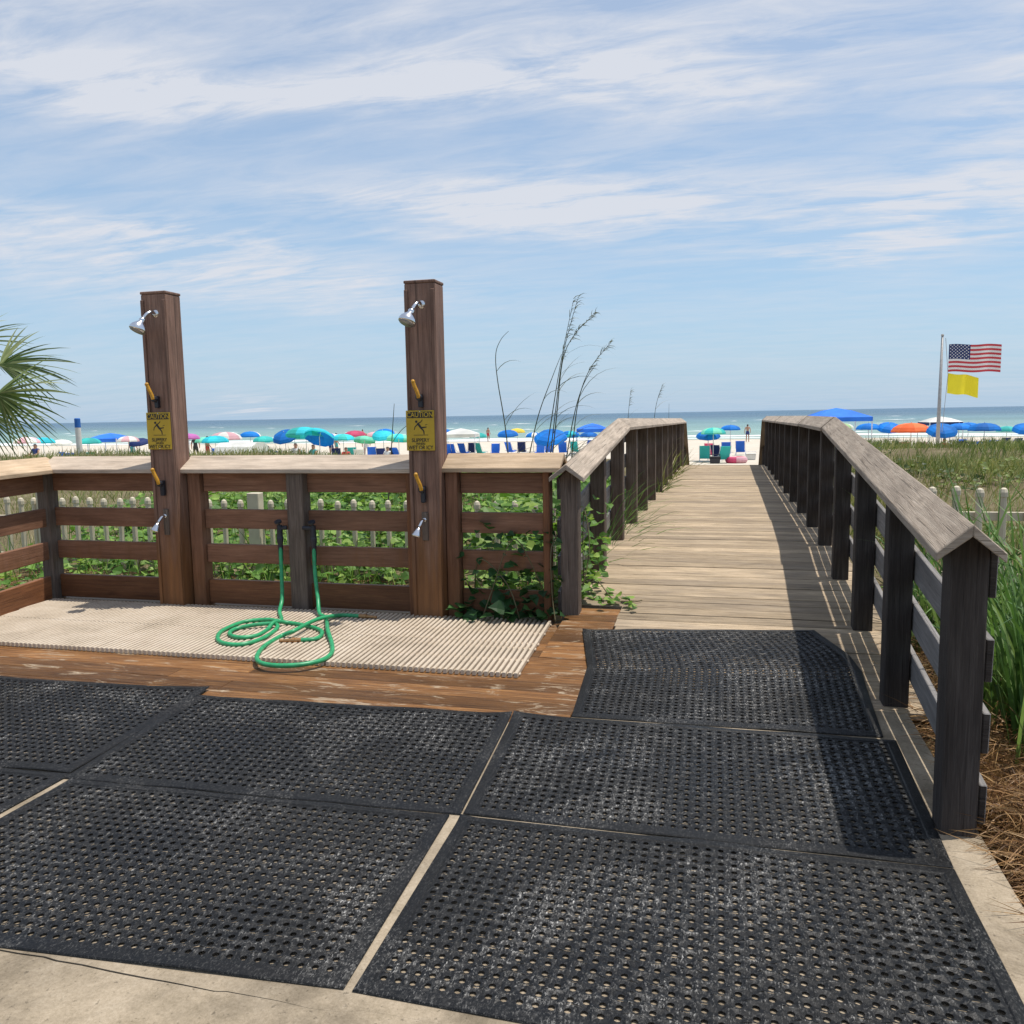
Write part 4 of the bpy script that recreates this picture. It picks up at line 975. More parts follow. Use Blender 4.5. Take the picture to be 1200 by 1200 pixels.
for i in range(NS):
    for j in range(NTt):
        s0, s1 = W_ * i / NS, W_ * (i + 1) / NS; t0, t1 = H_ * j / NTt, H_ * (j + 1) / NTt
        mi = 2 if (i < NS * 0.4 and j >= 12) else (0 if (j // 2) % 2 == 0 else 1)
        us.face([flag_surf(org, W_, H_, a, b_, 0.13, 0.5, -0.05) for a, b_ in ((s0, t0), (s1, t0), (s1, t1), (s0, t1))], mi=mi)
for r_ in range(9):
    for c_ in range(6 if r_ % 2 == 0 else 5):
        s0 = W_ * 0.4 * ((c_ + (0.5 if r_ % 2 == 0 else 1.0)) / 6.0); t0 = H_ - H_ * 7 / 13 * ((r_ + 0.75) / 9.5)
        for sg in (-1, 1):
            pts = []
            for q in range(10):
                an = math.pi / 2 + q * math.pi / 5; rr = 0.042 if q % 2 == 0 else 0.018
                pts.append(flag_surf(org, W_, H_, s0 + rr * math.cos(an), t0 + rr * math.sin(an), 0.13, 0.5, -0.05) + Vector((0, sg * 0.008, 0)))
            us.face(pts, mi=1)
tag(us.build('flag', [M_RED, M_WHT, M_BLU]), 'red white and blue striped flag with white stars flying from the pole', 'flag')
yf = MB(); W2, H2 = 1.36, 0.94; org2 = Vector((fb.x + 0.30, fb.y - 0.1, at(1110, 438, 45).z - H2))
for i in range(20):
    for j in range(12):
        s0, s1 = W2 * i / 20, W2 * (i + 1) / 20; t0, t1 = H2 * j / 12, H2 * (j + 1) / 12
        yf.face([flag_surf(org2, W2, H2, a, b_, 0.12, 2.0, -0.20) for a, b_ in ((s0, t0), (s1, t0), (s1, t1), (s0, t1))])
tag(yf.build('flag', cloth((0.90, 0.76, 0.03), 'flag_yellow'), smooth=True), 'plain yellow flag hanging under the striped flag', 'flag')
mk = at(93, 524, 38); mkt = at(93, 490, 38); mkm = at(93, 501, 38)
mp = thing('marker_post', 'white round marker post with a blue top at the left', 'marker post', (mk.x, mk.y, -0.2))
o = MB(); o.lathe([(0, 0.11), (mkm.z + 0.6, 0.11)], (mk.x, mk.y, -0.6), (0, 0, 1), 14); o.build('shaft', M_WHITE, mp, smooth=False)
o = MB(); o.lathe([(0, 0.113), (mkt.z - mkm.z - 0.03, 0.113), (mkt.z - mkm.z, 0.09)], (mk.x, mk.y, mkm.z), (0, 0, 1), 14); o.build('blue_top', cloth((0.02, 0.13, 0.45), 'marker_blue'), mp)

# ------------------------------------------------------------------ beach: umbrellas, tents, chairs, people
COL = dict(blue=(0.006, 0.21, 0.74), royal=(0.04, 0.21, 0.86), cyan=(0.04, 0.60, 0.74), teal=(0.05, 0.50, 0.48), mint=(0.20, 0.68, 0.50), pink=(0.72, 0.10, 0.22), palepink=(0.72, 0.42, 0.48), white=(0.80, 0.79, 0.78), orange=(0.85, 0.19, 0.06), yellow=(0.80, 0.60, 0.08), navy=(0.02, 0.04, 0.16), blue2=(0.008, 0.165, 0.60), cyan2=(0.03, 0.50, 0.64), teal2=(0.04, 0.42, 0.42), orange2=(0.78, 0.14, 0.04), pink2=(0.62, 0.08, 0.18), mint2=(0.16, 0.58, 0.42), purple=(0.5, 0.15, 0.45), lime=(0.45, 0.70, 0.35))
CM = {k: leafmat('canvas_' + k, v, v, v, 0.25, 0.7, 0.5) for k, v in COL.items()}
M_POLE = plain('umbrella_pole', (0.62, 0.60, 0.56), 0.4)
random.seed(33)
def umbrella(u, v, w, d_, c1, label, c2=None, tilt=0.0, tdir=0.0, c2mode='alt'):
    if c2 is None and c1 + '2' in CM: c2 = c1 + '2'
    P = at(u, v, d_); bz = beach_z(P.y); fwd = d_ * 1.0 / math.hypot(*((u - 600) / F, 1)) if False else d_
    rad = w / 2 / F * d_ * math.cos(math.atan((u - 600) / F))
    rad = max(0.65, rad); hgt = rad * 0.42
    t = thing('beach_umbrella', label, 'beach umbrella', (P.x, P.y, bz), 'beach umbrellas along the sand')
    zt = max(P.z - bz, 1.45)
    rot = Matrix.Rotation(tilt, 3, Vector((math.sin(tdir), -math.cos(tdir), 0)).normalized() if tilt else Vector((1, 0, 0)))
    piv = Vector((0, 0, zt - hgt * 1.0))
    def X(q): return rot @ (Vector(q) - piv) + piv
    cn = MB(); n = 16
    prof = [(0.0, 0.0), (0.35, 0.07), (0.65, 0.25), (0.88, 0.58), (1.0, 1.0)]
    ringz = [[(rad * r_ * (1.0 if (k % 2 == 0 or r_ < 0.2) else 0.955) * math.cos(2 * math.pi * k / n), rad * r_ * (1.0 if (k % 2 == 0 or r_ < 0.2) else 0.955) * math.sin(2 * math.pi * k / n), zt - hgt * dz * (1.0 if k % 2 == 0 else 0.97)) for k in range(n)] for r_, dz in prof]
    for i in range(len(prof) - 1):
        for k in range(n):
            k2 = (k + 1) % n
            mi = ((k // 2) % 2) if (c2 and c2mode == 'alt') else (1 if (c2 and c2mode == 'half' and k >= n // 2) else 0)
            cn.face([X(ringz[i][k]), X(ringz[i + 1][k]), X(ringz[i + 1][k2]), X(ringz[i][k2])], mi=mi)
    # hanging valance
    for k in range(n):
        k2 = (k + 1) % n; a, b_ = ringz[-1][k], ringz[-1][k2]
        mi = ((k // 2) % 2) if (c2 and c2mode == 'alt') else (1 if (c2 and c2mode == 'half' and k >= n // 2) else 0)
        cn.face([X(a), X((a[0], a[1], a[2] - 0.08)), X((b_[0], b_[1], b_[2] - 0.08)), X(b_)], mi=mi)
    co = cn.build('canopy', [CM[c1], CM[c2 or c1]]); co.parent = t
    po = MB(); top = X((0, 0, zt)); lean = top - piv
    po.tube([(0, 0, -0.05), piv * 1.0, top + lean.normalized() * 0.05], 0.02, 6); pq = po.build('pole', M_POLE); pq.parent = t
    return t
U = umbrella
U(31, 512, 15, 52, 'palepink', 'pale pink umbrella half behind the palm frond tips', 'white')
U(50, 512.5, 18, 56, 'cyan', 'small cyan umbrella just left of the white and blue marker post')
U(104, 513, 17, 54, 'teal', 'teal umbrella just right of the white and blue marker post')
U(221, 508, 15, 55, 'purple', 'pink purple umbrella peeping out beside the left shower post')
U(252, 510.5, 31, 48, 'cyan', 'cyan umbrella in front of the white striped umbrella')
U(264, 506, 38, 54, 'white', 'wide white umbrella with faint stripes behind the low white tent', 'palepink')
U(293, 505.5, 25, 57, 'white', 'white and blue umbrella right of the wide white one', 'blue', c2mode='half')
U(309, 511, 18, 52, 'teal', 'small teal umbrella at the right end of the low white tent')
U(334, 505.5, 30, 47, 'blue', 'blue umbrella tilted left, leaning on the large turquoise one', tilt=R(28), tdir=R(90))
U(358, 500.5, 48, 45, 'cyan', 'large turquoise umbrella, biggest of the left cluster', 'teal', tilt=R(8), tdir=R(-90))
U(374, 505, 36, 44, 'blue', 'blue umbrella tilted right under the large turquoise one', 'cyan', tilt=R(34), tdir=R(-90), c2mode='half')
U(402, 508.5, 28, 50, 'teal', 'teal umbrella in front of the bright pink umbrella', 'cyan')
U(416, 504.5, 27, 55, 'pink', 'bright pink umbrella behind a teal one')
U(439, 506, 15, 60, 'palepink', 'small pale pink umbrella behind the bright blue tilted one')
U(449, 504, 28, 50, 'blue', 'bright blue tilted umbrella left of the right shower post', 'cyan', tilt=R(22), tdir=R(90), c2mode='half')
U(467, 508.5, 30, 46, 'cyan', 'turquoise umbrella touching the right shower post', 'mint', tilt=R(10), tdir=R(-90))
U(519, 502.5, 18, 62, 'blue', 'blue umbrella hidden behind the white canopy by the right shower post')
U(606, 502, 15, 66, 'yellow', 'small yellow umbrella behind a blue one')
U(595, 504, 25, 54, 'blue', 'blue umbrella in front of the small yellow one', tilt=R(8), tdir=R(90))
U(645, 505, 40, 47, 'blue', 'long blue umbrella tilted left behind the sea oats', tilt=R(22), tdir=R(90))
U(836, 501, 27, 46, 'mint', 'mint green umbrella beyond the end of the boardwalk', 'teal')
U(830, 505, 25, 47, 'blue', 'blue tilted umbrella tucked under the mint green one', tilt=R(14), tdir=R(90))
U(856, 498, 18, 58, 'blue', 'small blue umbrella right of the mint green one')
U(1018, 496, 28, 54, 'blue', 'blue umbrella beside the white leg of the blue canopy tent')
U(1042, 496, 27, 54, 'blue', 'blue umbrella tilted left next to the orange umbrella', tilt=R(20), tdir=R(90))
U(1068, 495.5, 44, 48, 'orange', 'bright orange umbrella with drooping fringe')
U(1104, 498, 34, 47, 'blue', 'blue umbrella tilted left behind the flagpole', tilt=R(22), tdir=R(90))
U(1124, 496, 29, 53, 'blue', 'blue umbrella right of the flagpole beside the tilted one')
U(1154, 495.5, 36, 51, 'blue', 'wide blue umbrella at the right, over blue chairs')
U(1203, 497, 28, 50, 'blue', 'blue umbrella cut off by the right edge', tilt=R(18), tdir=R(90))
U(988, 496, 22, 58, 'lime', 'pale lime umbrella under the blue canopy tent', 'white')
U(690, 508, 22, 60, 'blue', 'small blue umbrella beneath the far blue canopy behind the sea oats')

for (u, v, w, d_, c1, lab, c2, ti, td) in (
    (345, 508, 20, 56, 'teal', 'small teal umbrella peeping out behind the blue tilted one', None, 0, 0), (388, 508, 22, 52, 'blue', 'blue umbrella between the turquoise cluster and the teal one', 'white', 0, 0),
    (427, 511, 20, 50, 'mint', 'mint umbrella right below the bright pink one', None, 12, -90), (322, 512, 17, 58, 'white', 'small white umbrella left of the blue tilted one', 'cyan', 0, 0),
    (240, 512, 15, 58, 'mint', 'small mint umbrella just right of the left shower post', None, 0, 0), (150, 511, 15, 58, 'palepink', 'pale pink umbrella right of the left blue canopy', 'white', 0, 0),
    (72, 515, 13, 62, 'white', 'small white umbrella left of the marker post', None, 0, 0), (163, 514, 12, 60, 'navy', 'small navy umbrella left of the left shower post', None, 15, 90),
    (560, 507, 18, 60, 'teal', 'teal umbrella right of the white canopy by the shower post', None, 0, 0), (668, 505, 22, 55, 'cyan', 'cyan umbrella between the sea oats and the left railing', 'blue', 10, -90),
    (625, 507, 18, 62, 'white', 'white umbrella behind the long tilted blue one', 'blue', 0, 0), (1135, 495, 20, 60, 'blue', 'far blue umbrella between two larger blue ones at right', None, 0, 0), (1180, 500, 18, 64, 'teal', 'far teal umbrella on the right beach', None, 0, 0), (1088, 500, 18, 58, 'cyan', 'cyan umbrella between the orange one and the flagpole', None, 0, 0)):
    umbrella(u, v, w, d_, c1, lab, c2, R(ti), R(td))
def tent(u, v, w, d_, cname, label, rim=None, hgt=2.75, rz=0.15):
    P = at(u, v, d_); bz = beach_z(P.y); W = w / F * d_ * 0.92
    t = thing('canopy_tent', label, 'canopy tent', (P.x, P.y, bz), 'pop up canopy tents on the beach', rz)
    top = max(P.z - bz, 1.9); ev = top - W * 0.17; h = W / 2
    cn = MB(); cs = [(-h, -h), (h, -h), (h, h), (-h, h)]
    for k in range(4):
        a, b_ = cs[k], cs[(k + 1) % 4]
        m1 = [(x * 0.45, y * 0.45, lerp(ev, top, 0.68)) for x, y in (a, b_)]
        cn.face([(*a, ev), (*b_, ev), m1[1], m1[0]]); cn.face([m1[0], m1[1], (0, 0, top)])
        cn.face([(*a, ev - 0.22), (*b_, ev - 0.22), (*b_, ev), (*a, ev)], mi=1)
    co = cn.build('canopy', [CM[cname], CM[rim or cname]]); co.parent = t
    for x, y in cs:
        l = MB(); l.beam((x * 0.98, y * 0.98, 0), (x * 0.98, y * 0.98, ev), 0.045, 0.045, (0, 1, 0)); lo = l.build('leg', M_LEG); lo.parent = t
    return t
tent(129, 507.5, 35, 60, 'royal', 'blue canopy tent at the left behind teal umbrellas')
tent(540, 502, 42, 56, 'white', 'white canopy tent just right of the right shower post')
tent(694, 496, 40, 58, 'royal', 'blue canopy tent half hidden by the left railing cap')
tent(980, 478, 64, 49, 'royal', 'large blue canopy tent right of the boardwalk')
tent(1102, 488, 36, 62, 'white', 'white canopy tent with a navy rim behind the flagpole', 'navy')
# low white rounded tent
P = at(283, 516, 45); bz = beach_z(P.y); t = thing('beach_tent', 'low white rounded beach tent among the left umbrellas', 'beach tent', (P.x, P.y, bz))
sh = MB(); rr, ln = 1.0, 2.1; Z0 = 0.95
prof = [(-rr, 0.0), (-rr * 0.97, Z0 * 0.6), (-rr * 0.75, Z0 * 1.05), (-rr * 0.3, Z0 * 1.25), (rr * 0.3, Z0 * 1.25), (rr * 0.75, Z0 * 1.05), (rr * 0.97, Z0 * 0.6), (rr, 0.0)]
sh.prism(prof, (-ln / 2, 0, 0), (ln / 2, 0, 0), (0, 1, 0), (0, 0, 1)); so = sh.build('shell', CM['white']); so.parent = t
do = MB(); do.beam((-0.9, -1.012, 0.02), (-0.35, -1.012, 0.02), 0.02, 0.03); do.beam((-0.2, -1.0, 0.02), (-0.2, -0.985, 0.5), 0.03, 0.02, (0, 1, 0)); d2 = do.build('door_hem', M_POLE); d2.parent = t

def beach_chair(cname, label):
    t = thing('beach_chair', label, 'beach chair', (0, 0, 0), 'low folding beach chairs')
    s_ = MB(); s_.beam((0, -0.24, 0.26), (0, 0.26, 0.20), 0.52, 0.03); q = s_.build('seat', CM[cname]); q.parent = t
    s_ = MB(); s_.beam((0, 0.24, 0.20), (0, 0.52, 0.88), 0.52, 0.03, (0, -1, 0.3)); q = s_.build('backrest', CM[cname]); q.parent = t
    s_ = MB()
    for sx_ in (-0.28, 0.28):
        s_.tube([(sx_, -0.26, 0.0), (sx_, -0.24, 0.30), (sx_, 0.24, 0.40), (sx_, 0.55, 0.92)], 0.014, 6); s_.tube([(sx_, 0.42, 0.0), (sx_, -0.2, 0.28)], 0.014, 6)
    q = s_.build('frame', M_LEG); q.parent = t
    return t
chairs = [(843, 524, 47, 'navy'), (851, 518, 52, 'royal'), (868, 518, 54, 'royal'), (826, 526, 46, 'teal'), (847, 527, 45, 'teal'), (833, 520, 50, 'pink'),
          (1122, 521, 52, 'navy'), (1136, 519, 51, 'royal'), (1142, 520, 50, 'royal'), (1162, 516, 53, 'royal'), (1173, 513, 58, 'navy'), (1186, 514, 57, 'navy'), (1152, 521, 50, 'navy'), (1112, 519, 54, 'white'), (1196, 516, 53, 'navy'),
          (82, 524, 55, 'royal'), (88, 524, 56, 'royal'), (525, 521, 56, 'royal'), (533, 521, 56, 'royal'), (545, 521, 57, 'royal'), (552, 519, 58, 'navy'), (600, 520, 58, 'royal'), (632, 522, 55, 'royal'), (643, 521, 57, 'royal'), (660, 521, 56, 'royal'), (690, 517, 60, 'royal'),
          (448, 524, 50, 'navy'), (470, 526, 50, 'royal'), (412, 523, 53, 'teal'), (320, 524, 53, 'lime'), (110, 521, 57, 'teal'), (146, 520, 58, 'white'), (335, 525, 48, 'royal'), (355, 525, 50, 'teal'), (395, 524, 52, 'navy'), (422, 525, 49, 'white'), (436, 524, 53, 'royal'), (458, 525, 51, 'navy'), (270, 523, 56, 'teal'), (255, 522, 58, 'royal'), (513, 521, 55, 'navy'), (565, 521, 57, 'teal'), (580, 522, 55, 'royal'), (612, 521, 58, 'navy'), (675, 519, 57, 'teal'), (1128, 518, 55, 'royal'), (1160, 519, 51, 'navy'), (1060, 510, 50, 'pink'), (1078, 511, 50, 'palepink')]
CHAIR_LABEL = ['navy beach chair just beyond the end of the boardwalk', 'royal blue chair behind the navy one beyond the boardwalk', 'rightmost royal blue chair seen between the boardwalk railings', 'teal beach chair left of centre beyond the boardwalk steps', 'teal beach chair nearest the pink float on the sand', 'pink beach chair under the blue tilted umbrella past the boardwalk',
 'navy chair right of the foot of the flagpole', 'left one of the paired royal blue chairs on the right beach', 'right one of the paired royal blue chairs on the right beach', 'royal blue chair under the wide blue umbrella at right', 'navy chair alone on the open sand at right', 'navy chair between the lone navy chair and the right edge umbrella', 'navy chair right of the paired royal blue chairs', 'white beach chair close by the flagpole', 'navy chair under the umbrella at the right edge',
 'left royal blue chair by the white marker post', 'royal blue chair touching the white marker post', 'leftmost royal blue chair under the white canopy', 'second royal blue chair under the white canopy', 'third royal blue chair under the white canopy', 'navy chair at the right end under the white canopy', 'royal blue chair below the yellow and blue umbrellas', 'left royal blue chair under the long tilted blue umbrella', 'middle royal blue chair under the long tilted blue umbrella', 'right royal blue chair under the long tilted blue umbrella', 'royal blue chair under the half hidden blue canopy',
 'navy chair under the bright blue tilted umbrella', 'royal blue chair under the turquoise umbrella by the shower post', 'teal chair under the bright pink umbrella', 'lime green chair below the left tilted blue umbrella', 'teal chair right of the marker post', 'white chair right of the left blue canopy', 'royal blue chair below the left tilted blue umbrella', 'teal chair under the large turquoise umbrella', 'navy chair left of the teal umbrella in the left cluster', 'white chair below the bright pink umbrella', 'royal blue chair right of the bright pink umbrella', 'navy chair beside the thin stalk before the sea', 'teal chair just left of the low white tent', 'royal blue chair under the cyan umbrella left of the low tent', 'navy chair tucked behind the right shower post edge', 'teal chair right of the white canopy', 'royal blue chair left of the yellow umbrella group', 'navy chair right of the yellow umbrella group', 'teal chair right of the sea oats before the railing', 'royal blue chair closely right of the flagpole navy chair', 'navy chair next to the royal chair under the wide blue umbrella', 'pink chair left under the orange umbrella', 'pale pink chair right under the orange umbrella']
protos = {}
for (u, v, d_, cn_), lb in zip(chairs, CHAIR_LABEL):
    P = at(u, v, d_); loc = (P.x, P.y, beach_z(P.y)); rz = random.uniform(-0.5, 0.5) + math.pi
    if cn_ not in protos:
        protos[cn_] = beach_chair(cn_, lb); protos[cn_].location = loc; protos[cn_].rotation_euler = (0, 0, rz)
    else: dup(protos[cn_], loc, rz, lb)

# people: one continuous skinned body, suit and hair as children
M_SKIN = plain('skin_tone', (0.42, 0.23, 0.15), 0.55, var=0.08); M_HAIR = plain('dark_hair', (0.03, 0.02, 0.015), 0.7); M_HAIRB = plain('light_hair', (0.30, 0.19, 0.08), 0.7)
def person(pose, suit, label, u, v, d_, rz, hair=M_HAIR, shirt=False):
    P = at(u, v, d_); P.z = beach_z(P.y)
    if pose == 'stand':
        J = dict(pel=(0, 0, .92), wai=(0, 0, 1.08), che=(0, 0, 1.30), nec=(0, 0, 1.47), hea=(0, -.02, 1.56), top=(0, -.01, 1.68),
                 hl=(.09, 0, .88), kl=(.10, -.02, .48), al=(.11, .02, .07), tl=(.12, -.13, .03), hr=(-.09, 0, .88), kr=(-.11, -.06, .48), ar=(-.12, .05, .07), tr=(-.13, -.10, .03),
                 sl=(.18, 0, 1.40), el=(.25, .02, 1.12), wl=(.26, -.08, .88), fl=(.26, -.11, .78), sr=(-.18, 0, 1.40), er=(-.26, .02, 1.13), wr=(-.24, -.14, .93), fr=(-.23, -.18, .84))
    else:
        J = dict(pel=(0, .10, .30), wai=(0, .15, .46), che=(0, .20, .66), nec=(0, .20, .82), hea=(0, .17, .92), top=(0, .17, 1.04),
                 hl=(.09, .04, .28), kl=(.12, -.38, .46), al=(.11, -.62, .08), tl=(.11, -.75, .04), hr=(-.09, .04, .28), kr=(-.13, -.37, .48), ar=(-.12, -.60, .08), tr=(-.12, -.73, .04),
                 sl=(.18, .19, .76), el=(.25, .08, .54), wl=(.20, -.16, .46), fl=(.18, -.25, .46), sr=(-.18, .19, .76), er=(-.26, .10, .54), wr=(-.21, -.14, .46), fr=(-.19, -.23, .46))
    rad = dict(pel=.125, wai=.115, che=.135, nec=.055, hea=.095, top=.07, hl=.09, kl=.058, al=.04, tl=.03, hr=.09, kr=.058, ar=.04, tr=.03, sl=.06, el=.042, wl=.03, fl=.025, sr=.06, er=.042, wr=.03, fr=.025)
    E_ = [('pel', 'wai'), ('wai', 'che'), ('che', 'nec'), ('nec', 'hea'), ('hea', 'top'), ('pel', 'hl'), ('hl', 'kl'), ('kl', 'al'), ('al', 'tl'), ('pel', 'hr'), ('hr', 'kr'), ('kr', 'ar'), ('ar', 'tr'), ('che', 'sl'), ('sl', 'el'), ('el', 'wl'), ('wl', 'fl'), ('che', 'sr'), ('sr', 'er'), ('er', 'wr'), ('wr', 'fr')]
    ks = list(J); me = bpy.data.meshes.new('person'); me.from_pydata([J[k] for k in ks], [(ks.index(a), ks.index(b_)) for a, b_ in E_], [])
    tmp = bpy.data.objects.new('person', me); col.objects.link(tmp)
    sk = tmp.modifiers.new('skin', 'SKIN'); tmp.modifiers.new('sub', 'SUBSURF').levels = 1
    if me.skin_vertices:
        layer = me.skin_vertices[0]
    else:
        bpy.context.view_layer.objects.active = tmp; layer = None
    if layer:
        for k, q in zip(ks, layer.data): q.radius = (rad[k], rad[k] * (0.75 if k in ('wai', 'che', 'pel') else 1)); q.use_root = (k == 'pel')
    bpy.context.view_layer.update()
    m2 = bpy.data.meshes.new_from_object(tmp.evaluated_get(bpy.context.evaluated_depsgraph_get())); bpy.data.objects.remove(tmp)
    m2.materials.clear(); m2.materials.append(M_SKIN); m2.name = 'person'
    m2.polygons.foreach_set('use_smooth', [True] * len(m2.polygons))
    body = bpy.data.objects.new('person', m2); col.objects.link(body); body.location = P; body.rotation_euler = (0, 0, rz)
    tag(body, label, 'person')
    zp = J['pel'][2]; zc = J['nec'][2]
    def shell(name, mat, test, off):
        ids = {}; V = []; Fs = []
        for pl in m2.polygons:
            if test(pl.center):
                f = []
                for vi in pl.vertices:
                    if vi not in ids: ids[vi] = len(V); vv = m2.vertices[vi]; V.append(tuple(vv.co + vv.normal * off))
                    f.append(ids[vi])
                Fs.append(tuple(f))
        if not Fs: return
        mb = MB(); mb.faces(V, Fs); o = mb.build(name, mat, smooth=True); o.parent = body
    if pose == 'stand': shell('swimwear', suit, lambda c_: (0.70 if not shirt else 0.6) < c_.z < (1.02 if not shirt else 1.44) and abs(c_.x) < 0.2, 0.012)
    else: shell('swimwear', suit, lambda c_: (c_.z < 0.42 and c_.y > -0.12 and abs(c_.x) < 0.2) or (shirt and c_.y > 0.0 and c_.z < 0.80 and abs(c_.x) < 0.21), 0.012)
    h0 = Vector(J['hea'])
    shell('hair', hair, lambda c_: c_.z > h0.z + 0.035 or (c_.z > h0.z - 0.05 and c_.y > h0.y + 0.035), 0.015)
    # small facial features
    fa = MB(); fy = h0.y - 0.088
    fa.ball((0, fy - 0.004, h0.z - 0.005), 0.016, 6, 4, sc=(0.7, 1, 1.2))
    for sx_ in (-1, 1): fa.ball((sx_ * 0.096, h0.y + 0.01, h0.z), 0.025, 6, 4, sc=(0.4, 0.8, 1.2))
    q = fa.build('nose_and_ears', M_SKIN); q.parent = body
    return body
SW = {k: cloth(v, 'swimwear_' + k) for k, v in dict(white=(0.75, 0.74, 0.72), red=(0.55, 0.05, 0.05), teal=(0.05, 0.35, 0.35), navy=(0.03, 0.05, 0.18), black=(0.03, 0.03, 0.03)).items()}
person('sit', SW['white'], 'person in a white top sitting under the large turquoise umbrella', 345, 523, 42, 0.2, shirt=True)
person('sit', SW['teal'], 'dark haired person in teal sitting right of the white topped one', 364, 523, 43, -0.3, shirt=True)
person('stand', SW['navy'], 'bare chested person in navy shorts standing left of the teal umbrella', 388, 522, 58, 2.9)
person('sit', SW['red'], 'person in red sitting below the teal umbrella', 405, 524, 46, 0.4, shirt=True)
person('stand', SW['white'], 'light haired person in white shorts standing by the bright pink umbrella', 429, 522, 56, 3.4, hair=M_HAIRB)
person('stand', SW['red'], 'person in red swimwear standing left of the cyan umbrella', 243, 521, 58, 2.6)
person('stand', SW['black'], 'person in a black shirt standing near the pink purple umbrella', 229, 522, 60, 3.6, shirt=True)
person('sit', SW['navy'], 'person in navy sitting at the far left below the pink umbrella', 38, 523, 50, 0.0, shirt=True)
person('stand', SW['teal'], 'person in teal standing right of the blue canopy tent at left', 155, 520, 62, 3.1, shirt=True)
person('sit', SW['red'], 'person in a red top sitting right of the flagpole foot', 1109, 516, 51, 0.3, shirt=True)
person('stand', SW['navy'], 'person in navy standing at the water edge between the railings', 876, 509, 82, 3.0)

person('sit', SW['navy'], 'person in navy sitting below the right end of the low white tent', 312, 524, 46, 0.1, shirt=True)
person('stand', SW['teal'], 'person in teal standing by the blue umbrella in the left cluster', 394, 521, 60, 2.4)
person('sit', SW['white'], 'person in white sitting beneath the tilted bright blue umbrella', 452, 525, 47, -0.2, shirt=True)
person('stand', SW['black'], 'person in black wading in the shallow water left of the right shower', 425, 511, 99, 3.0)
person('stand', SW['red'], 'person in red wading between white canopy and sea oats', 572, 508, 99, 2.7)
# pink float and cooler seen past the boardwalk end
P = at(863, 528, 45); rg = MB(); n = 20
ringp = [Vector((0.42 * math.cos(2 * math.pi * k / n), 0.42 * math.sin(2 * math.pi * k / n), 0)) for k in range(n)]
for k in range(n):
    a = 2 * math.pi * k / n; a2 = 2 * math.pi * (k + 1) / n
    for q in range(10):
        b1, b2 = 2 * math.pi * q / 10, 2 * math.pi * (q + 1) / 10
        tor = lambda aa, bb: ((0.40 + 0.17 * math.cos(bb)) * math.cos(aa), (0.40 + 0.17 * math.cos(bb)) * math.sin(aa), 0.16 + 0.17 * math.sin(bb))
        rg.face([tor(a, b1), tor(a2, b1), tor(a2, b2), tor(a, b2)], mi=(k // 5) % 2)
o = rg.build('swim_ring', [CM['pink'], CM['palepink']], loc=(P.x, P.y, beach_z(P.y))); tag(o, 'pink inflatable swim ring lying on the sand past the boardwalk', 'swim ring')
for (u, v, d_, cn_, lb) in ((838, 530, 44.5, 'black', 'small dark bag on the sand by the teal chairs'), (880, 524, 48, 'white', 'white cooler box near the right railing end')):
    P = at(u, v, d_); t = thing('cooler' if cn_ == 'white' else 'beach_bag', lb, 'cooler' if cn_ == 'white' else 'bag', (P.x, P.y, beach_z(P.y)))
    mt = M_WHITE if cn_ == 'white' else M_BLACK
    q = MB(); q.beam((0, 0, 0), (0, 0, 0.3), 0.5, 0.32, (0, 1, 0), taper=1.08); w_ = q.build('body', mt, bevel=0.03); w_.parent = t
    q = MB(); q.beam((0, 0, 0.302), (0, 0, 0.37), 0.56, 0.37, (0, 1, 0)); w_ = q.build('lid', mt, bevel=0.02); w_.parent = t
    q = MB(); q.tube([(-0.27, 0, 0.22), (-0.27, 0, 0.46), (0.27, 0, 0.46), (0.27, 0, 0.22)], 0.015, 6); w_ = q.build('handle', M_LEG if cn_ == 'white' else mt); w_.parent = t

# ------------------------------------------------------------------ world, sun
SUN = Vector((0.26, 0.10, 1.0)).normalized()
EL = math.asin(SUN.z); AZ = math.atan2(SUN.x, SUN.y)
world = bpy.data.worlds.new('World'); scene.world = world; world.use_nodes = True
nt = world.node_tree; bg = nt.nodes['Background']
sky = nt.nodes.new('ShaderNodeTexSky'); sky.sky_type = 'NISHITA'; sky.sun_disc = False
sky.sun_elevation = EL; sky.sun_rotation = AZ; sky.altitude = 0; sky.air_density = 1.0; sky.dust_density = 0.4; sky.ozone_density = 1.0
dirv = nt.nodes.new('ShaderNodeTexCoord').outputs['Generated']
sp = nt.nodes.new('ShaderNodeSeparateXYZ'); L(nt, dirv, sp.inputs[0])
zc = mth(nt, 'MAXIMUM', sp.outputs[2], 0.0)
den = mth(nt, 'ADD', zc, 0.10)
pl = nt.nodes.new('ShaderNodeCombineXYZ'); L(nt, mth(nt, 'DIVIDE', sp.outputs[0], den), pl.inputs[0]); L(nt, mth(nt, 'DIVIDE', sp.outputs[1], den), pl.inputs[1])
n1 = noise(nt, mapping(nt, pl.outputs[0], (0.55, 1.5, 1), rot=(0, 0, R(-12))), 1.3, 9, 0.62, 0.5)
n2 = noise(nt, mapping(nt, pl.outputs[0], (1.0, 3.0, 1), rot=(0, 0, R(8))), 2.8, 9, 0.64, 0.5)
n3 = noise(nt, mapping(nt, pl.outputs[0], (0.2, 0.5, 1), (4, 2, 0)), 1.0, 4, 0.5)
azn = mth(nt, 'ARCTAN2', sp.outputs[0], sp.outputs[1]); eln = mth(nt, 'ARCSINE', sp.outputs[2])
wob = mth(nt, 'MULTIPLY_ADD', n1, 0.09, -0.045)
bands = None
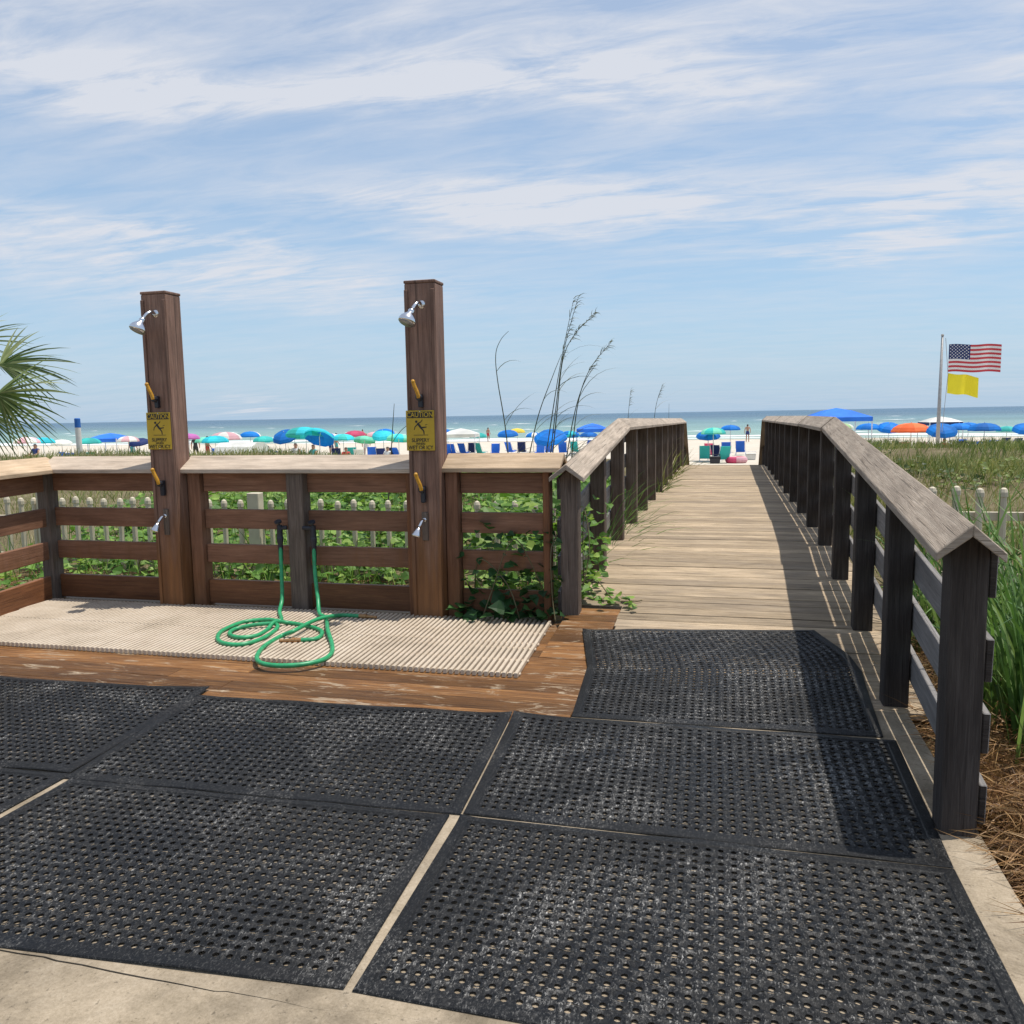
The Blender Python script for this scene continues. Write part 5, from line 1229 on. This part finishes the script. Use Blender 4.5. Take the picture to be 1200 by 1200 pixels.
# long cloud banks, each given by where it stands (azimuth, elevation), its length, thickness, slope
for (u, v, wu, wv, sl, st) in ((330, 110, 250, 20, -0.06, 0.95), (640, 95, 200, 24, 0.05, 0.75), (700, 240, 250, 30, 0.03, 1.05), (480, 235, 120, 18, 0.0, 0.5), (1130, 245, 160, 28, -0.10, 1.0), (170, 275, 130, 14, 0.05, 0.75), (330, 320, 170, 20, 0.06, 0.75), (40, 60, 120, 50, 0.0, 0.6), (1190, 120, 80, 60, -0.6, 0.55), (860, 60, 260, 60, 0.0, 0.5), (985, 303, 60, 7, 0.0, 0.5), (290, 470, 35, 5, 0, 0.5), (80, 300, 160, 30, 0.0, 0.45), (400, 20, 300, 25, 0.0, 0.35)):
    r_ = ray(u, v).normalized(); a0 = math.atan2(r_.x, r_.y); e0 = math.asin(r_.z)
    da = mth(nt, 'SUBTRACT', azn, a0); de = mth(nt, 'ADD', mth(nt, 'SUBTRACT', eln, e0), wob)
    de = mth(nt, 'MULTIPLY_ADD', da, sl, de)
    q = mth(nt, 'ADD', mth(nt, 'POWER', mth(nt, 'ABSOLUTE', mth(nt, 'MULTIPLY', da, F / (wu * 1.15))), 2.0), mth(nt, 'POWER', mth(nt, 'ABSOLUTE', mth(nt, 'MULTIPLY', de, F / (wv * 1.1))), 2.0))
    gss = mth(nt, 'MULTIPLY', mth(nt, 'POWER', 2.718, mth(nt, 'MULTIPLY', q, -1.0)), st)
    bands = gss if bands is None else mth(nt, 'ADD', bands, gss)
wisp = ramp(nt, mth(nt, 'ADD', mth(nt, 'MULTIPLY', n1, 0.5), mth(nt, 'MULTIPLY', n2, 0.5)), [(0.40, 0.0), (0.62, 1.0)])
high = ramp(nt, zc, [(0.18, 0.0), (0.55, 1.0)])
veil = mth(nt, 'MULTIPLY', mth(nt, 'MULTIPLY', n3, high), 0.75)
dens = mth(nt, 'ADD', mth(nt, 'MULTIPLY', bands, mth(nt, 'MULTIPLY_ADD', wisp, 1.25, 0.15)), mth(nt, 'MULTIPLY', mth(nt, 'ADD', veil, mth(nt, 'MULTIPLY', wisp, 0.28)), 0.95), clamp=True)
tinted = mixc(nt, 1.0, sky.outputs[0], (0.98, 1.0, 1.0), 'MULTIPLY')
hzf = mth(nt, 'MULTIPLY', mth(nt, 'POWER', 2.718, mth(nt, 'MULTIPLY', zc, -3.2)), 0.9)
tinted = mixc(nt, hzf, tinted, (2.55, 3.70, 5.05))
SKY_MULT = 1.0
cloudy = mixc(nt, mth(nt, 'MULTIPLY', dens, 0.92), tinted, (4.85, 5.02, 5.45))
L(nt, cloudy, bg.inputs['Color']); bg.inputs['Strength'].default_value = 0.15
sd = bpy.data.lights.new('sun', 'SUN'); sd.energy = 4.5; sd.angle = R(0.53); sd.color = (1.0, 0.95, 0.87)
so = bpy.data.objects.new('sun', sd); col.objects.link(so); so.rotation_euler = (-SUN).to_track_quat('-Z', 'Y').to_euler(); so.location = (0, 0, 30)

vs = scene.view_settings
vs.view_transform = 'Standard'; vs.look = 'None'; vs.gamma = 1; vs.exposure = 0.0
